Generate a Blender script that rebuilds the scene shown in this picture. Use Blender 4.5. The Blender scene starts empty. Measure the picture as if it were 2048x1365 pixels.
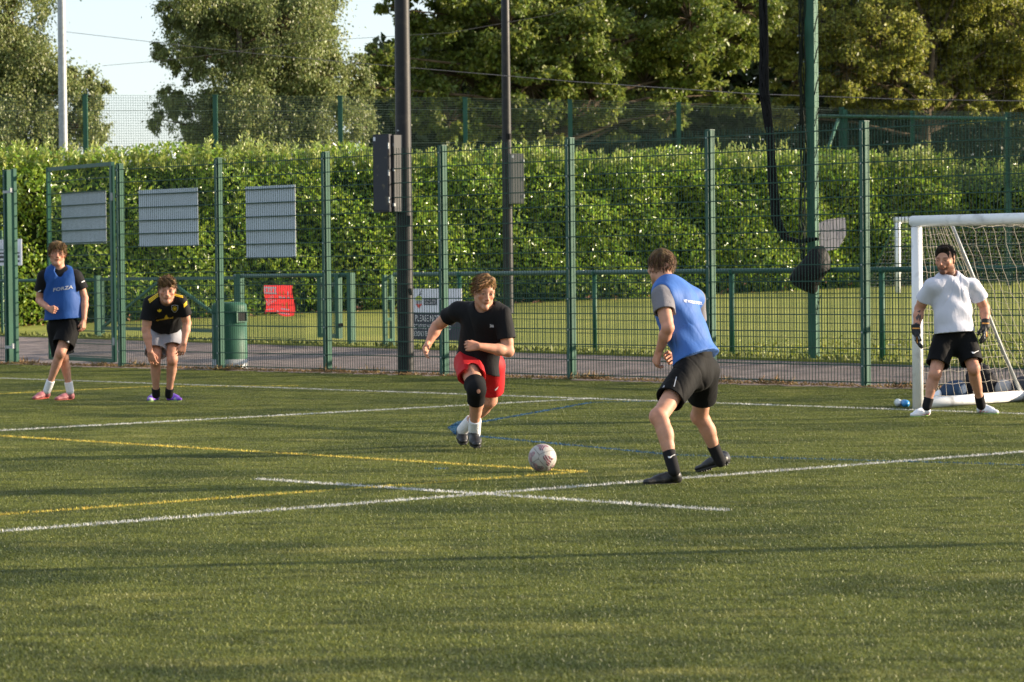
import bpy, math, random
import numpy as np
from mathutils import Vector, Matrix
from mathutils.bvhtree import BVHTree
rng = np.random.default_rng(7)
random.seed(7)
C = bpy.context.scene.collection
SC = bpy.context.scene

# ------------------------------------------------------------------ camera
CAM_H, FPX = 1.4, 5970.0
PITCH, ROLL = math.atan(136.5 / FPX), 0.0105
_F = np.array([0, math.cos(PITCH), -math.sin(PITCH)])
_D = np.array([0, -math.sin(PITCH), -math.cos(PITCH)])
_H = np.array([1.0, 0, 0])
_R = math.cos(ROLL) * _H + math.sin(ROLL) * _D
_DN = -math.sin(ROLL) * _H + math.cos(ROLL) * _D
CAMP = np.array([0, 0, CAM_H])
cam_d = bpy.data.cameras.new('camera'); cam = bpy.data.objects.new('camera', cam_d); C.objects.link(cam)
cam_d.sensor_width = 36; cam_d.lens = FPX / 2048 * 36
cam_d.clip_start = 0.1; cam_d.clip_end = 5000
m = Matrix.Identity(4)
for i in range(3):
    m[i][0] = _R[i]; m[i][1] = -_DN[i]; m[i][2] = -_F[i]; m[i][3] = CAMP[i]
cam.matrix_world = m
SC.camera = cam
cam_d.dof.use_dof = True; cam_d.dof.focus_distance = 22.5; cam_d.dof.aperture_fstop = 7.5

# ------------------------------------------------------------------ world, sun, exposure
SUN_EL, SUN_AZ = math.radians(15.0), math.radians(10.0)     # azimuth from +X towards +Y
w = bpy.data.worlds.new('World'); SC.world = w; w.use_nodes = True
nt = w.node_tree; bg = nt.nodes['Background']
sky = nt.nodes.new('ShaderNodeTexSky'); sky.sky_type = 'NISHITA'; sky.sun_disc = False
sky.sun_elevation = SUN_EL; sky.sun_rotation = math.pi / 2 - SUN_AZ
sky.air_density = 1.0; sky.dust_density = 0.8; sky.ozone_density = 2.0
mixs = nt.nodes.new('ShaderNodeMix'); mixs.data_type = 'RGBA'; mixs.inputs['Factor'].default_value = 0.62     # thin high haze whitens the whole sky
mixs.inputs['B'].default_value = (2.62, 2.78, 3.02, 1)
nt.links.new(sky.outputs[0], mixs.inputs['A']); nt.links.new(mixs.outputs['Result'], bg.inputs[0]); bg.inputs[1].default_value = 0.135
sun_d = bpy.data.lights.new('sun', 'SUN'); sun = bpy.data.objects.new('sun', sun_d); C.objects.link(sun)
sun_d.energy = 5.0; sun_d.angle = math.radians(0.55); sun_d.color = (1.0, 0.83, 0.62)
sd = Vector((math.cos(SUN_EL) * math.cos(SUN_AZ), math.cos(SUN_EL) * math.sin(SUN_AZ), math.sin(SUN_EL)))
sun.rotation_euler = sd.to_track_quat('Z', 'Y').to_euler()
SC.view_settings.view_transform = 'Standard'; SC.view_settings.look = 'None'
SC.view_settings.exposure = 1.28; SC.view_settings.gamma = 1
SC.view_settings.use_curve_mapping = False
SC.render.engine = 'CYCLES'
SC.cycles.max_bounces = 6; SC.cycles.transparent_max_bounces = 8

# ------------------------------------------------------------------ pixel helpers (pixels of the 2048 wide photograph)
def ray(px, py): return _F + (px - 1024) / FPX * _R + (py - 682.5) / FPX * _DN
def P(px, py, d): return CAMP + d * ray(px, py)
def Gp(px, py, n=(0, 0, 1), c=0.0):                      # point where the pixel ray meets the plane n.p = c
    r = ray(px, py); n = np.array(n, float)
    return CAMP + r * ((c - n @ CAMP) / (n @ r))
def depth(p): return float((np.asarray(p) - CAMP) @ _F)
def proj(p):
    q = np.asarray(p, float) - CAMP; z = q @ _F
    return (1024 + FPX * (q @ _R) / z, 682.5 + FPX * (q @ _DN) / z)
def nrm(v): v = np.asarray(v, float); return v / (np.linalg.norm(v) + 1e-12)

# ------------------------------------------------------------------ object helpers
def tag(o, label=None, cat=None, group=None, kind=None):
    if label: o['label'] = label
    if cat: o['category'] = cat
    if group: o['group'] = group
    if kind: o['kind'] = kind
    return o
def empty(name, loc=(0, 0, 0)):
    o = bpy.data.objects.new(name, None); C.objects.link(o); o.location = [float(x) for x in loc]; o.empty_display_size = 0.1
    return o
def link(o, parent=None):
    C.objects.link(o)
    if parent is not None:
        o.parent = parent
        root = parent; loc = Vector((0, 0, 0))
        while root is not None: loc += root.location; root = root.parent
        if o.type == 'MESH' and not o.get('_local'): o.location = -loc + o.location
    return o
class MB:
    """collects polygons and links them as one mesh object"""
    def __init__(s): s.v = []; s.f = []; s.n = 0; s.mi = []
    def add(s, v, f, mi=0):
        s.v.append(np.asarray(v, float).reshape(-1, 3))
        s.f += [tuple(i + s.n for i in q) for q in f]; s.mi += [mi] * len(f); s.n += len(s.v[-1])
    def beam(s, p, q, w, h=None, up=(0, 0, 1), mi=0):
        h = w if h is None else h
        p = np.asarray(p, float); q = np.asarray(q, float); d = nrm(q - p); up = np.asarray(up, float)
        if abs(d @ nrm(up)) > 0.98: up = np.array([1.0, 0.2, 0])
        a = nrm(np.cross(d, up)); b = np.cross(a, d)
        o = [(-1, -1), (1, -1), (1, 1), (-1, 1)]
        v = [c + a * (w / 2 * x) + b * (h / 2 * y) for c in (p, q) for x, y in o]
        s.add(v, [(0, 1, 2, 3), (7, 6, 5, 4), (0, 4, 5, 1), (1, 5, 6, 2), (2, 6, 7, 3), (3, 7, 4, 0)], mi)
    def box(s, c, ax, ay, az, mi=0):                     # centre and three half-axes
        c, ax, ay, az = [np.asarray(t, float) for t in (c, ax, ay, az)]
        v = [c + ax * x + ay * y + az * z for z in (-1, 1) for x, y in ((-1, -1), (1, -1), (1, 1), (-1, 1))]
        s.add(v, [(3, 2, 1, 0), (4, 5, 6, 7), (0, 1, 5, 4), (1, 2, 6, 5), (2, 3, 7, 6), (3, 0, 4, 7)], mi)
    def tube(s, pts, r, n=8, mi=0, caps=True):
        pts = np.asarray(pts, float); r = np.broadcast_to(np.asarray(r, float), (len(pts),))
        rings = []; ref = np.array([0.31, 0.17, 0.93])
        for i, p in enumerate(pts):
            d = nrm(pts[min(i + 1, len(pts) - 1)] - pts[max(i - 1, 0)])
            if abs(d @ ref) > 0.95: ref = np.array([0.9, 0.2, 0.1])
            a = nrm(np.cross(d, ref)); b = np.cross(d, a)
            t = np.arange(n) * 2 * math.pi / n
            rings.append(p + r[i] * (np.cos(t)[:, None] * a + np.sin(t)[:, None] * b))
        f = []
        for i in range(len(pts) - 1):
            for k in range(n):
                f.append((i * n + k, i * n + (k + 1) % n, (i + 1) * n + (k + 1) % n, (i + 1) * n + k))
        if caps: f.append(tuple(range(n))[::-1]); f.append(tuple((len(pts) - 1) * n + k for k in range(n)))
        s.add(np.concatenate(rings), f, mi)
    def lathe(s, c, prof, n=24, mi=0, axis=None):
        c = np.asarray(c, float); f = []; v = []
        for (r, z) in prof:
            for k in range(n):
                t = 2 * math.pi * k / n; v.append(c + np.array([r * math.cos(t), r * math.sin(t), z]))
        for i in range(len(prof) - 1):
            for k in range(n): f.append((i * n + k, i * n + (k + 1) % n, (i + 1) * n + (k + 1) % n, (i + 1) * n + k))
        s.add(v, f, mi)
    def build(s, name, mats, parent=None, smooth=False):
        me = bpy.data.meshes.new(name)
        if s.n: me.from_pydata(np.concatenate(s.v).tolist(), [], s.f)
        for mm in (mats if isinstance(mats, (list, tuple)) else [mats]): me.materials.append(mm)
        if any(s.mi): me.polygons.foreach_set('material_index', s.mi)
        if smooth: me.polygons.foreach_set('use_smooth', [True] * len(me.polygons))
        return link(bpy.data.objects.new(name, me), parent)
def np_mesh(name, v, f, mat, parent=None, smooth=False, col=None):
    """numpy verts (N,3) and quads/tris (M,k)"""
    v = np.asarray(v, np.float32); f = np.asarray(f, np.int32); k = f.shape[1]
    me = bpy.data.meshes.new(name)
    me.vertices.add(len(v)); me.vertices.foreach_set('co', v.ravel())
    me.loops.add(f.size); me.loops.foreach_set('vertex_index', f.ravel())
    me.polygons.add(len(f)); me.polygons.foreach_set('loop_start', np.arange(0, f.size, k, dtype=np.int32))
    me.polygons.foreach_set('loop_total', np.full(len(f), k, np.int32))
    me.update(calc_edges=True)
    if smooth: me.polygons.foreach_set('use_smooth', np.ones(len(f), bool))
    if col is not None:
        a = me.color_attributes.new('tint', 'FLOAT_COLOR', 'POINT')
        c4 = np.ones((len(v), 4), np.float32); c4[:, :3] = col; a.data.foreach_set('color', c4.ravel())
    if mat is not None: me.materials.append(mat)
    return link(bpy.data.objects.new(name, me), parent)

# ------------------------------------------------------------------ materials
def mat(name, col, rough=0.6, spec=0.3, metal=0.0, var=0.0, vscale=8.0, bump=0.0, bscale=40.0, tint=False, col2=None, trans=0.0,
        island=0.0, sheen=0.0, stretch=None, vthr=None, sss=0.0):
    mm = bpy.data.materials.new(name); mm.use_nodes = True
    nt = mm.node_tree; N = nt.nodes; L = nt.links; b = N['Principled BSDF']
    b.inputs['Roughness'].default_value = rough; b.inputs['Specular IOR Level'].default_value = spec
    b.inputs['Metallic'].default_value = metal
    if sheen: b.inputs['Sheen Weight'].default_value = sheen
    src = None
    rgb = N.new('ShaderNodeRGB'); rgb.outputs[0].default_value = (*col, 1); src = rgb.outputs[0]
    geo = N.new('ShaderNodeNewGeometry')
    tc = N.new('ShaderNodeTexCoord')
    vec = tc.outputs['Object']
    if stretch:
        mp = N.new('ShaderNodeMapping'); mp.inputs['Scale'].default_value = stretch; L.new(vec, mp.inputs[0]); vec = mp.outputs[0]
    if var or col2:
        no = N.new('ShaderNodeTexNoise'); no.inputs['Scale'].default_value = vscale; no.inputs['Detail'].default_value = 5
        L.new(vec, no.inputs['Vector'])
        mx = N.new('ShaderNodeMix'); mx.data_type = 'RGBA'
        c2 = col2 if col2 else tuple(c * (1 - var) for c in col)
        mx.inputs['A'].default_value = (*(c2 if not col2 else col), 1) if not col2 else (*col, 1)
        mx.inputs['B'].default_value = (*tuple(min(1, c * (1 + var)) for c in col), 1) if not col2 else (*col2, 1)
        mr = N.new('ShaderNodeMapRange'); lo, hi = vthr if vthr else (0.3, 0.7)
        mr.inputs['From Min'].default_value = lo; mr.inputs['From Max'].default_value = hi
        L.new(no.outputs['Fac'], mr.inputs['Value']); L.new(mr.outputs[0], mx.inputs['Factor']); src = mx.outputs['Result']
    if island:
        hs = N.new('ShaderNodeHueSaturation'); L.new(src, hs.inputs['Color'])
        m1 = N.new('ShaderNodeMapRange'); m1.inputs['To Min'].default_value = 1 - island; m1.inputs['To Max'].default_value = 1 + island
        L.new(geo.outputs['Random Per Island'], m1.inputs['Value']); L.new(m1.outputs[0], hs.inputs['Value'])
        m2 = N.new('ShaderNodeMath'); m2.operation = 'MULTIPLY_ADD'; m2.inputs[1].default_value = 0.05; m2.inputs[2].default_value = 0.475
        fr = N.new('ShaderNodeMath'); fr.operation = 'FRACT'; mu = N.new('ShaderNodeMath'); mu.operation = 'MULTIPLY'; mu.inputs[1].default_value = 17.3
        L.new(geo.outputs['Random Per Island'], mu.inputs[0]); L.new(mu.outputs[0], fr.inputs[0]); L.new(fr.outputs[0], m2.inputs[0])
        L.new(m2.outputs[0], hs.inputs['Hue']); src = hs.outputs[0]
    if tint:
        at = N.new('ShaderNodeAttribute'); at.attribute_name = 'tint'
        mx = N.new('ShaderNodeMix'); mx.data_type = 'RGBA'; mx.blend_type = 'MULTIPLY'; mx.inputs['Factor'].default_value = 1
        L.new(src, mx.inputs['A']); L.new(at.outputs['Color'], mx.inputs['B']); src = mx.outputs['Result']
    L.new(src, b.inputs['Base Color'])
    if sss:
        b.inputs['Subsurface Weight'].default_value = sss; b.inputs['Subsurface Radius'].default_value = (0.012, 0.004, 0.002); b.inputs['Subsurface Scale'].default_value = 1.0
    if bump:
        nb = N.new('ShaderNodeTexNoise'); nb.inputs['Scale'].default_value = bscale; nb.inputs['Detail'].default_value = 4
        L.new(vec, nb.inputs['Vector'])
        bp = N.new('ShaderNodeBump'); bp.inputs['Strength'].default_value = bump; bp.inputs['Distance'].default_value = 0.02
        L.new(nb.outputs['Fac'], bp.inputs['Height']); L.new(bp.outputs[0], b.inputs['Normal'])
    if trans:
        tr = N.new('ShaderNodeBsdfTranslucent'); L.new(src, tr.inputs[0])
        br = N.new('ShaderNodeMixShader'); br.inputs[0].default_value = trans
        L.new(b.outputs[0], br.inputs[1]); L.new(tr.outputs[0], br.inputs[2]); L.new(br.outputs[0], N['Material Output'].inputs[0])
    return mm

M = {}
M['green'] = mat('green_powder_coat', (0.015, 0.085, 0.053), 0.55, 0.25, var=0.18, vscale=3)
M['wire'] = mat('green_wire', (0.011, 0.055, 0.038), 0.5, 0.3)
M['dark_green'] = mat('dark_green_paint', (0.016, 0.075, 0.055), 0.45, 0.35, var=0.15, vscale=4)
M['bgreen'] = mat('weathered_green_paint', (0.03, 0.10, 0.064), 0.55, 0.25, var=0.15, vscale=4)
M['pole'] = mat('dark_pole_paint', (0.012, 0.012, 0.015), 0.5, 0.3, col2=(0.05, 0.045, 0.04), vscale=6, vthr=(0.55, 0.85), bump=0.05)
M['cabinet'] = mat('dark_cabinet_paint', (0.03, 0.033, 0.042), 0.5, 0.35, col2=(0.14, 0.12, 0.08), vscale=9, vthr=(0.62, 0.75))
M['grey_lit_cab'] = mat('grey_and_lit_side_paint', (0.16, 0.155, 0.15), 0.55, 0.3, col2=(0.22, 0.17, 0.08), vscale=10, vthr=(0.66, 0.76))  # grey of the far cabinet, also the sunlit face of the dark one
M['galv'] = mat('galvanised_grey', (0.34, 0.36, 0.37), 0.5, 0.4, metal=0.25, var=0.15, vscale=10)
M['sign_back'] = mat('grey_sign_back', (0.60, 0.66, 0.72), 0.5, 0.3, var=0.06, vscale=2)
M['white'] = mat('white_paint', (0.78, 0.79, 0.80), 0.4, 0.4, col2=(0.33, 0.33, 0.33), vscale=5, vthr=(0.55, 0.78))
M['sign_white'] = mat('sign_white', (0.68, 0.70, 0.76), 0.5, 0.3)
M['sign_navy'] = mat('sign_navy', (0.028, 0.028, 0.05), 0.5, 0.3)
M['letter_white'] = mat('letter_white', (0.75, 0.75, 0.75), 0.6, 0.2)
M['red'] = mat('banner_red', (0.72, 0.045, 0.045), 0.55, 0.3, trans=.35)
M['orange'] = mat('print_orange', (0.75, 0.28, 0.05), 0.6, 0.2)
M['asphalt'] = mat('asphalt', (0.20, 0.162, 0.148), 0.9, 0.2, var=0.35, vscale=3, bump=0.7, bscale=60)
M['black'] = mat('black_mesh', (0.008, 0.008, 0.009), 0.75, 0.2, var=0.3, vscale=20, bump=0.4, bscale=60)
M['net'] = mat('tan_net_cord', (0.46, 0.41, 0.34), 0.8, 0.2)
M['net_pale'] = mat('pale_net_cord', (0.45, 0.45, 0.42), 0.8, 0.2)
M['net_dark'] = mat('dark_net_cord', (0.018, 0.022, 0.016), 0.8, 0.15)
M['cable'] = mat('steel_cable', (0.16, 0.13, 0.12), 0.6, 0.3)

# ================================================================== the ground
FA, FB = Gp(240, 735), Gp(1727, 775)                     # foot of the front fence at two posts
FDIR = nrm(FB - FA); FDIR[2] = 0; FDIR = nrm(FDIR)
FN = np.array([FDIR[1], -FDIR[0], 0.0])                  # horizontal normal of the fence, towards the camera
if FN @ (CAMP - FA) < 0: FN = -FN
def on_fence(px):
    lo, hi = -30.0, 40.0
    for _ in range(50):
        mid = (lo + hi) / 2
        if proj(FA + FDIR * mid)[0] < px: lo = mid
        else: hi = mid
    return FA + FDIR * lo
ZR = 0.2
RA, RB = Gp(705, 690, c=ZR), Gp(1765, 722, c=ZR)        # foot of the spectator rail
RDIR = nrm(RB - RA)
def on_rail(px):
    lo, hi = -40.0, 50.0
    for _ in range(50):
        mid = (lo + hi) / 2
        if proj(RA + RDIR * mid)[0] < px: lo = mid
        else: hi = mid
    return RA + RDIR * lo
HA, HB = P(450, 655, 72), P(1500, 603, 79.5)             # foot of the hedge
HDIR = nrm(HB - HA); HDXY = nrm([HDIR[0], HDIR[1], 0])
HN = np.array([HDXY[1], -HDXY[0], 0.0])
if HN @ (CAMP - HA) < 0: HN = -HN
# plane of the far lawn through the rail and the hedge
_A = np.array([[p[0], p[1], 1] for p in (RA, RB, HA, HB)]); _z = np.array([p[2] for p in (RA, RB, HA, HB)])
LP = np.linalg.lstsq(_A, _z, rcond=None)[0]
LN, LC = np.array([-LP[0], -LP[1], 1.0]), LP[2]
def GL(px, py): return Gp(px, py, LN, LC)
def lawn_z(x, y): return LP[0] * x + LP[1] * y + LP[2]

def ground_mat(name, c1, c2, scale, bump, stretch=None, c3=None):
    mm = mat(name, c1, 0.85, 0.25, col2=c2, vscale=scale, vthr=(0.35, 0.65), bump=bump, bscale=90, stretch=stretch)
    return mm
M['lawn'] = ground_mat('lawn_turf', (0.20, 0.225, 0.036), (0.28, 0.285, 0.055), 0.6, 0.8)
M['earth'] = ground_mat('dry_earth', (0.12, 0.09, 0.05), (0.08, 0.09, 0.03), 0.5, 0.5)
M['infill'] = ground_mat('turf_base', (0.07, 0.08, 0.022), (0.10, 0.11, 0.03), 0.9, 0.8)

def sheet(name, pts, m, z=None):
    b = MB(); b.add(pts, [tuple(range(len(pts)))]); o = b.build(name, m); tag(o, kind='structure'); return o
sheet('ground', [(-900, -300, -0.6), (900, -300, -0.6), (900, 1500, -0.6), (-900, 1500, -0.6)], M['earth'])
E0, E1 = FA - FDIR * 60 - FN * 0.02, FA + FDIR * 70 - FN * 0.02
sheet('turf_pitch', [q - np.array([0, 0, .012]) for q in (E0, FA + FDIR * ((-30 - FA[1]) / FDIR[1]), np.array([E0[0], -30, 0]))], M['infill'])
K0, K1 = RA - RDIR * 40 + np.array([0, 0, -.0]), RA + RDIR * 60
rn = np.array([RDIR[1], -RDIR[0], 0]); rn = -rn if rn @ (CAMP - RA) < 0 else rn
V0, V1 = K0 + rn * 0.25, K1 + rn * 0.25
b = MB(); cols = list(range(-700, 3101, 100)); vv = []
for x in cols: vv += [on_fence(x) - FN * .02 - (0, 0, .014), on_rail(x) + rn * .25 - (0, 0, .03)]
b.add(vv, [(2 * i, 2 * i + 2, 2 * i + 3, 2 * i + 1) for i in range(len(cols) - 1)])
tag(b.build('path', M['asphalt']), kind='structure')
Q0, Q1 = K0 - rn * 150, K1 - rn * 150
for q in (Q0, Q1): q[2] = lawn_z(q[0], q[1])
b = MB(); b.add([V0, V1, Q1, Q0, V0 - (0, 0, .3), V1 - (0, 0, .3)], [(0, 1, 2, 3), (4, 5, 1, 0)])
tag(b.build('lawn', M['lawn']), kind='structure')

# ------------------------------------------------------------------ painted lines of the pitch
LINES = []    # (colour key, p, q, width)
def L2(k, x0, y0, x1, y1, wd): LINES.append((k, Gp(x0, y0), Gp(x1, y1), wd))
L2('w', -200, 750, 2300, 837, 0.062)       # goal line
L2('w', -200, 872.5, 1185, 797.5, 0.066)   # side of the penalty area
L2('w', -150, 1075, 2250, 888.5, 0.074)    # long line across the foreground
L2('w', 515, 958.5, 1455, 1021, 0.074)     # short cross mark
L2('y', -150, 863, 1172, 944.5, 0.06)
L2('y', -150, 1041, 1172, 943.5, 0.06)
L2('y', -100, 793, 300, 774, 0.06)
L2('y', 300, 774, 600, 772, 0.05)
L2('b', 905, 855, 1180, 806, 0.05)
L2('b', 1180, 806, 1420, 800, 0.05)
L2('b', 905, 868, 1350, 911, 0.055)
L2('b', 1350, 911, 2250, 936, 0.055)
L2('b', 866, 938, 898, 937.5, 0.06)
LCOL = {'w': (0.56, 0.56, 0.53), 'y': (0.58, 0.47, 0.095), 'b': (0.025, 0.10, 0.20)}

def turf_mat():
    mm = bpy.data.materials.new('turf_fibre'); mm.use_nodes = True
    nt = mm.node_tree; N = nt.nodes; L = nt.links; b = N['Principled BSDF']
    b.inputs['Roughness'].default_value = 0.48; b.inputs['Specular IOR Level'].default_value = 0.33
    geo = N.new('ShaderNodeNewGeometry'); pos = geo.outputs['Position']
    def noise(sc, stretch=None):
        n = N.new('ShaderNodeTexNoise'); n.inputs['Scale'].default_value = sc; n.inputs['Detail'].default_value = 3
        if stretch:
            mp = N.new('ShaderNodeMapping'); mp.inputs['Scale'].default_value = stretch; L.new(pos, mp.inputs[0]); L.new(mp.outputs[0], n.inputs['Vector'])
        else: L.new(pos, n.inputs['Vector'])
        return n.outputs['Fac']
    def mixc(a, bb, f):
        x = N.new('ShaderNodeMix'); x.data_type = 'RGBA'
        for k, s in (('A', a), ('B', bb)):
            if isinstance(s, tuple): x.inputs[k].default_value = (*s, 1)
            else: L.new(s, x.inputs[k])
        L.new(f, x.inputs['Factor']) if not isinstance(f, float) else None
        return x.outputs['Result']
    def rangef(s, lo, hi):
        r = N.new('ShaderNodeMapRange'); r.inputs['From Min'].default_value = lo; r.inputs['From Max'].default_value = hi; L.new(s, r.inputs['Value']); return r.outputs[0]
    base = mixc((0.112, 0.150, 0.025), (0.25, 0.262, 0.058), geo.outputs['Random Per Island'])
    base = mixc(base, (0.066, 0.092, 0.019), rangef(noise(0.55, (1, 1.6, 1)), 0.47, 0.67))
    base = mixc(base, (0.31, 0.305, 0.082), rangef(noise(1.3, (0.6, 1.6, 1)), 0.56, 0.76))
    base = mixc(base, (0.085, 0.105, 0.022), rangef(noise(3.4, (0.7, 2.0, 1)), 0.47, 0.67))
    L.new(base, b.inputs['Base Color'])
    tr = N.new('ShaderNodeBsdfTranslucent'); L.new(base, tr.inputs[0]); mx = N.new('ShaderNodeMixShader'); mx.inputs[0].default_value = 0.22
    L.new(b.outputs[0], mx.inputs[1]); L.new(tr.outputs[0], mx.inputs[2]); L.new(mx.outputs[0], N['Material Output'].inputs[0])
    return mm
M['turf'] = turf_mat()
for k in 'wyb':
    M['line_' + k] = mat('line_fibre_' + {'w': 'white', 'y': 'yellow', 'b': 'blue'}[k], LCOL[k], 0.6, 0.25, var=0.25, vscale=5, island=0.18, trans=0.15)

def blades(pos, h, wd, lean, r):
    """curved fibres at pos: two quads each; returns verts, quads"""
    n = len(pos); a = r.uniform(0, 2 * math.pi, n); la = r.uniform(0, 2 * math.pi, n)
    hh = h * r.uniform(0.6, 1.25, n); ww = wd * r.uniform(0.7, 1.3, n); ln = lean * r.uniform(0.2, 1.6, n)
    sx = np.stack([np.cos(a), np.sin(a), np.zeros(n)], 1) * (ww / 2)[:, None]
    ld = np.stack([np.cos(la), np.sin(la), np.zeros(n)], 1)
    z = np.array([0, 0, 1.0])
    mid = pos + z * (hh * 0.6)[:, None] + ld * (hh * ln * 0.35)[:, None]
    tip = pos + z * (hh)[:, None] * np.clip(1.05 - 0.4 * ln, .3, 1)[:, None] + ld * (hh * ln)[:, None]
    v = np.stack([pos - sx, pos + sx, mid + sx * .8, mid - sx * .8, tip + sx * .25, tip - sx * .25], 1).reshape(-1, 3)
    i = np.arange(n)[:, None] * 6
    f = np.concatenate([i + np.array([[0, 1, 2, 3]]), i + np.array([[3, 2, 4, 5]])], 0)
    return v, f
# one square turf tile, laid over the visible pitch by geometry nodes
TS = 0.5
def line_free(pts):                                      # distance test against every painted line
    keep = np.ones(len(pts), bool)
    for k, p, q, wd in LINES:
        d = q[:2] - p[:2]; l2 = d @ d
        t = np.clip(((pts[:, :2] - p[:2]) @ d) / l2, 0, 1)
        keep &= np.linalg.norm(pts[:, :2] - p[:2] - t[:, None] * d, axis=1) > wd / 2
    return keep
def inst_grass(name, tile_obj, pts):
    me = bpy.data.meshes.new(name); me.from_pydata([tuple(p) for p in pts], [], []); o = bpy.data.objects.new(name, me); C.objects.link(o)
    ng = bpy.data.node_groups.new(name, 'GeometryNodeTree')
    ng.interface.new_socket('Geometry', in_out='INPUT', socket_type='NodeSocketGeometry'); ng.interface.new_socket('Geometry', in_out='OUTPUT', socket_type='NodeSocketGeometry')
    gi = ng.nodes.new('NodeGroupInput'); go = ng.nodes.new('NodeGroupOutput')
    oi = ng.nodes.new('GeometryNodeObjectInfo'); oi.inputs['Object'].default_value = tile_obj; oi.inputs['As Instance'].default_value = True
    ip = ng.nodes.new('GeometryNodeInstanceOnPoints')
    rv = ng.nodes.new('FunctionNodeRandomValue'); rv.data_type = 'INT'; rv.inputs['Min'].default_value = 0; rv.inputs['Max'].default_value = 3
    mu = ng.nodes.new('ShaderNodeMath'); mu.operation = 'MULTIPLY'; mu.inputs[1].default_value = math.pi / 2
    cx = ng.nodes.new('ShaderNodeCombineXYZ'); L = ng.links
    L.new(rv.outputs['Value'] if rv.outputs['Value'].enabled else [s for s in rv.outputs if s.enabled][0], mu.inputs[0]); L.new(mu.outputs[0], cx.inputs['Z'])
    L.new(gi.outputs[0], ip.inputs['Points']); L.new(oi.outputs['Geometry'], ip.inputs['Instance']); L.new(cx.outputs[0], ip.inputs['Rotation'])
    L.new(ip.outputs[0], go.inputs[0])
    md = o.modifiers.new('scatter', 'NODES'); md.node_group = ng
    return o
r_ = np.random.default_rng(3)
nb = 4200
tp = np.stack([r_.uniform(-TS / 2, TS / 2, nb), r_.uniform(-TS / 2, TS / 2, nb), np.zeros(nb)], 1)
v, f = blades(tp, 0.021, 0.0034, 1.5, r_)
tile = np_mesh('artificial_grass_tile', v, f, M['turf']); tile.location = (0, -12, -0.5)
tag(tile, kind='stuff')
pts = []; ownpts = []
for ix in range(-26, 60):
    for iy in range(14, 110):
        c = np.array([ix * TS, iy * TS, -0.012])
        if (c - FA) @ FN < 0.15: continue
        hw = 0.176 * c[1] + 1.6
        if abs(c[0]) > hw or c[1] < 9.2: continue
        near = False
        for k, p, q, wd in LINES:
            d = q[:2] - p[:2]; t = np.clip(((c[:2] - p[:2]) @ d) / (d @ d), 0, 1)
            if np.linalg.norm(c[:2] - p[:2] - t * d) < wd / 2 + TS * 0.72: near = True
        (ownpts if near else pts).append(c)
go_ = inst_grass('artificial_grass', tile, pts); tag(go_, kind='stuff')
SS = TS / 4; ns_ = nb // 16
tp = np.stack([r_.uniform(-SS / 2, SS / 2, ns_), r_.uniform(-SS / 2, SS / 2, ns_), np.zeros(ns_)], 1)
v, f = blades(tp, 0.021, 0.0034, 1.5, r_)
tile2 = np_mesh('artificial_grass_tile', v, f, M['turf']); tile2.location = (1, -12, -0.5); tag(tile2, kind='stuff')
def line_gap(c):
    g = 9.0
    for k, p, q, wd in LINES:
        d = q[:2] - p[:2]; t = np.clip(((c[:2] - p[:2]) @ d) / (d @ d), 0, 1); g = min(g, np.linalg.norm(c[:2] - p[:2] - t * d) - wd / 2)
    return g
small, P_ = [], []
for c in ownpts:
    for a in range(4):
        for b_ in range(4):
            cc = c + np.array([(a - 1.5) * SS, (b_ - 1.5) * SS, 0]); g = line_gap(cc)
            if g > SS * .6: small.append(cc)
            elif g > -SS * .75:
                m_ = ns_ if cc[1] < 24 else ns_ // 2
                q = np.stack([r_.uniform(-SS / 2, SS / 2, m_), r_.uniform(-SS / 2, SS / 2, m_), np.zeros(m_)], 1) + cc; P_.append(q[line_free(q)])
tag(inst_grass('artificial_grass', tile2, small), kind='stuff')
v, f = blades(np.concatenate(P_), 0.021, 0.0040, 1.5, r_)
tag(np_mesh('artificial_grass', v, f, M['turf']), kind='stuff')
for k, p, q, wd in LINES:
    d = q - p; ln = np.linalg.norm(d); d = d / ln; s = np.array([-d[1], d[0], 0]) * wd / 2
    n = int(ln * wd * (8500 if k != 'b' else 7000))
    t = r_.uniform(0, ln, n); u = r_.uniform(-1, 1, n) * 1.08
    fray = 1 + 0.12 * np.sin(t * 37) * np.sin(t * 11 + 1)
    pos = p + t[:, None] * d + (u * fray)[:, None] * s - (0, 0, .012)
    v, f = blades(pos, 0.025, 0.0052, 0.7, r_)
    z4 = np.array([0, 0, -0.008])
    sv = np.array([p - s + z4, p + s + z4, q + s + z4, q - s + z4]); f2 = np.concatenate([f, [[len(v), len(v) + 3, len(v) + 2, len(v) + 1]]])
    o = np_mesh('painted_line', np.concatenate([v, sv]), f2, M['line_' + k]); tag(o, kind='structure')
# the blue blob where the two blue lines meet
bl = [Gp(*q) for q in ((896, 857), (912, 847), (928, 842), (924, 853), (926, 872), (910, 869))]
bl = [q - (0, 0, .012) for q in bl]; ctr = sum(bl) / len(bl); P_ = []
for i in range(len(bl)):
    a, bq = bl[i], bl[(i + 1) % len(bl)]; uu = r_.uniform(0, 1, (700, 2)); fl = uu.sum(1) > 1; uu[fl] = 1 - uu[fl]
    P_.append(ctr + uu[:, :1] * (a - ctr) + uu[:, 1:] * (bq - ctr))
v, f = blades(np.concatenate(P_), 0.026, 0.006, 0.7, r_)
tag(np_mesh('painted_line', v, f, M['line_b']), kind='structure')

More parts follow.
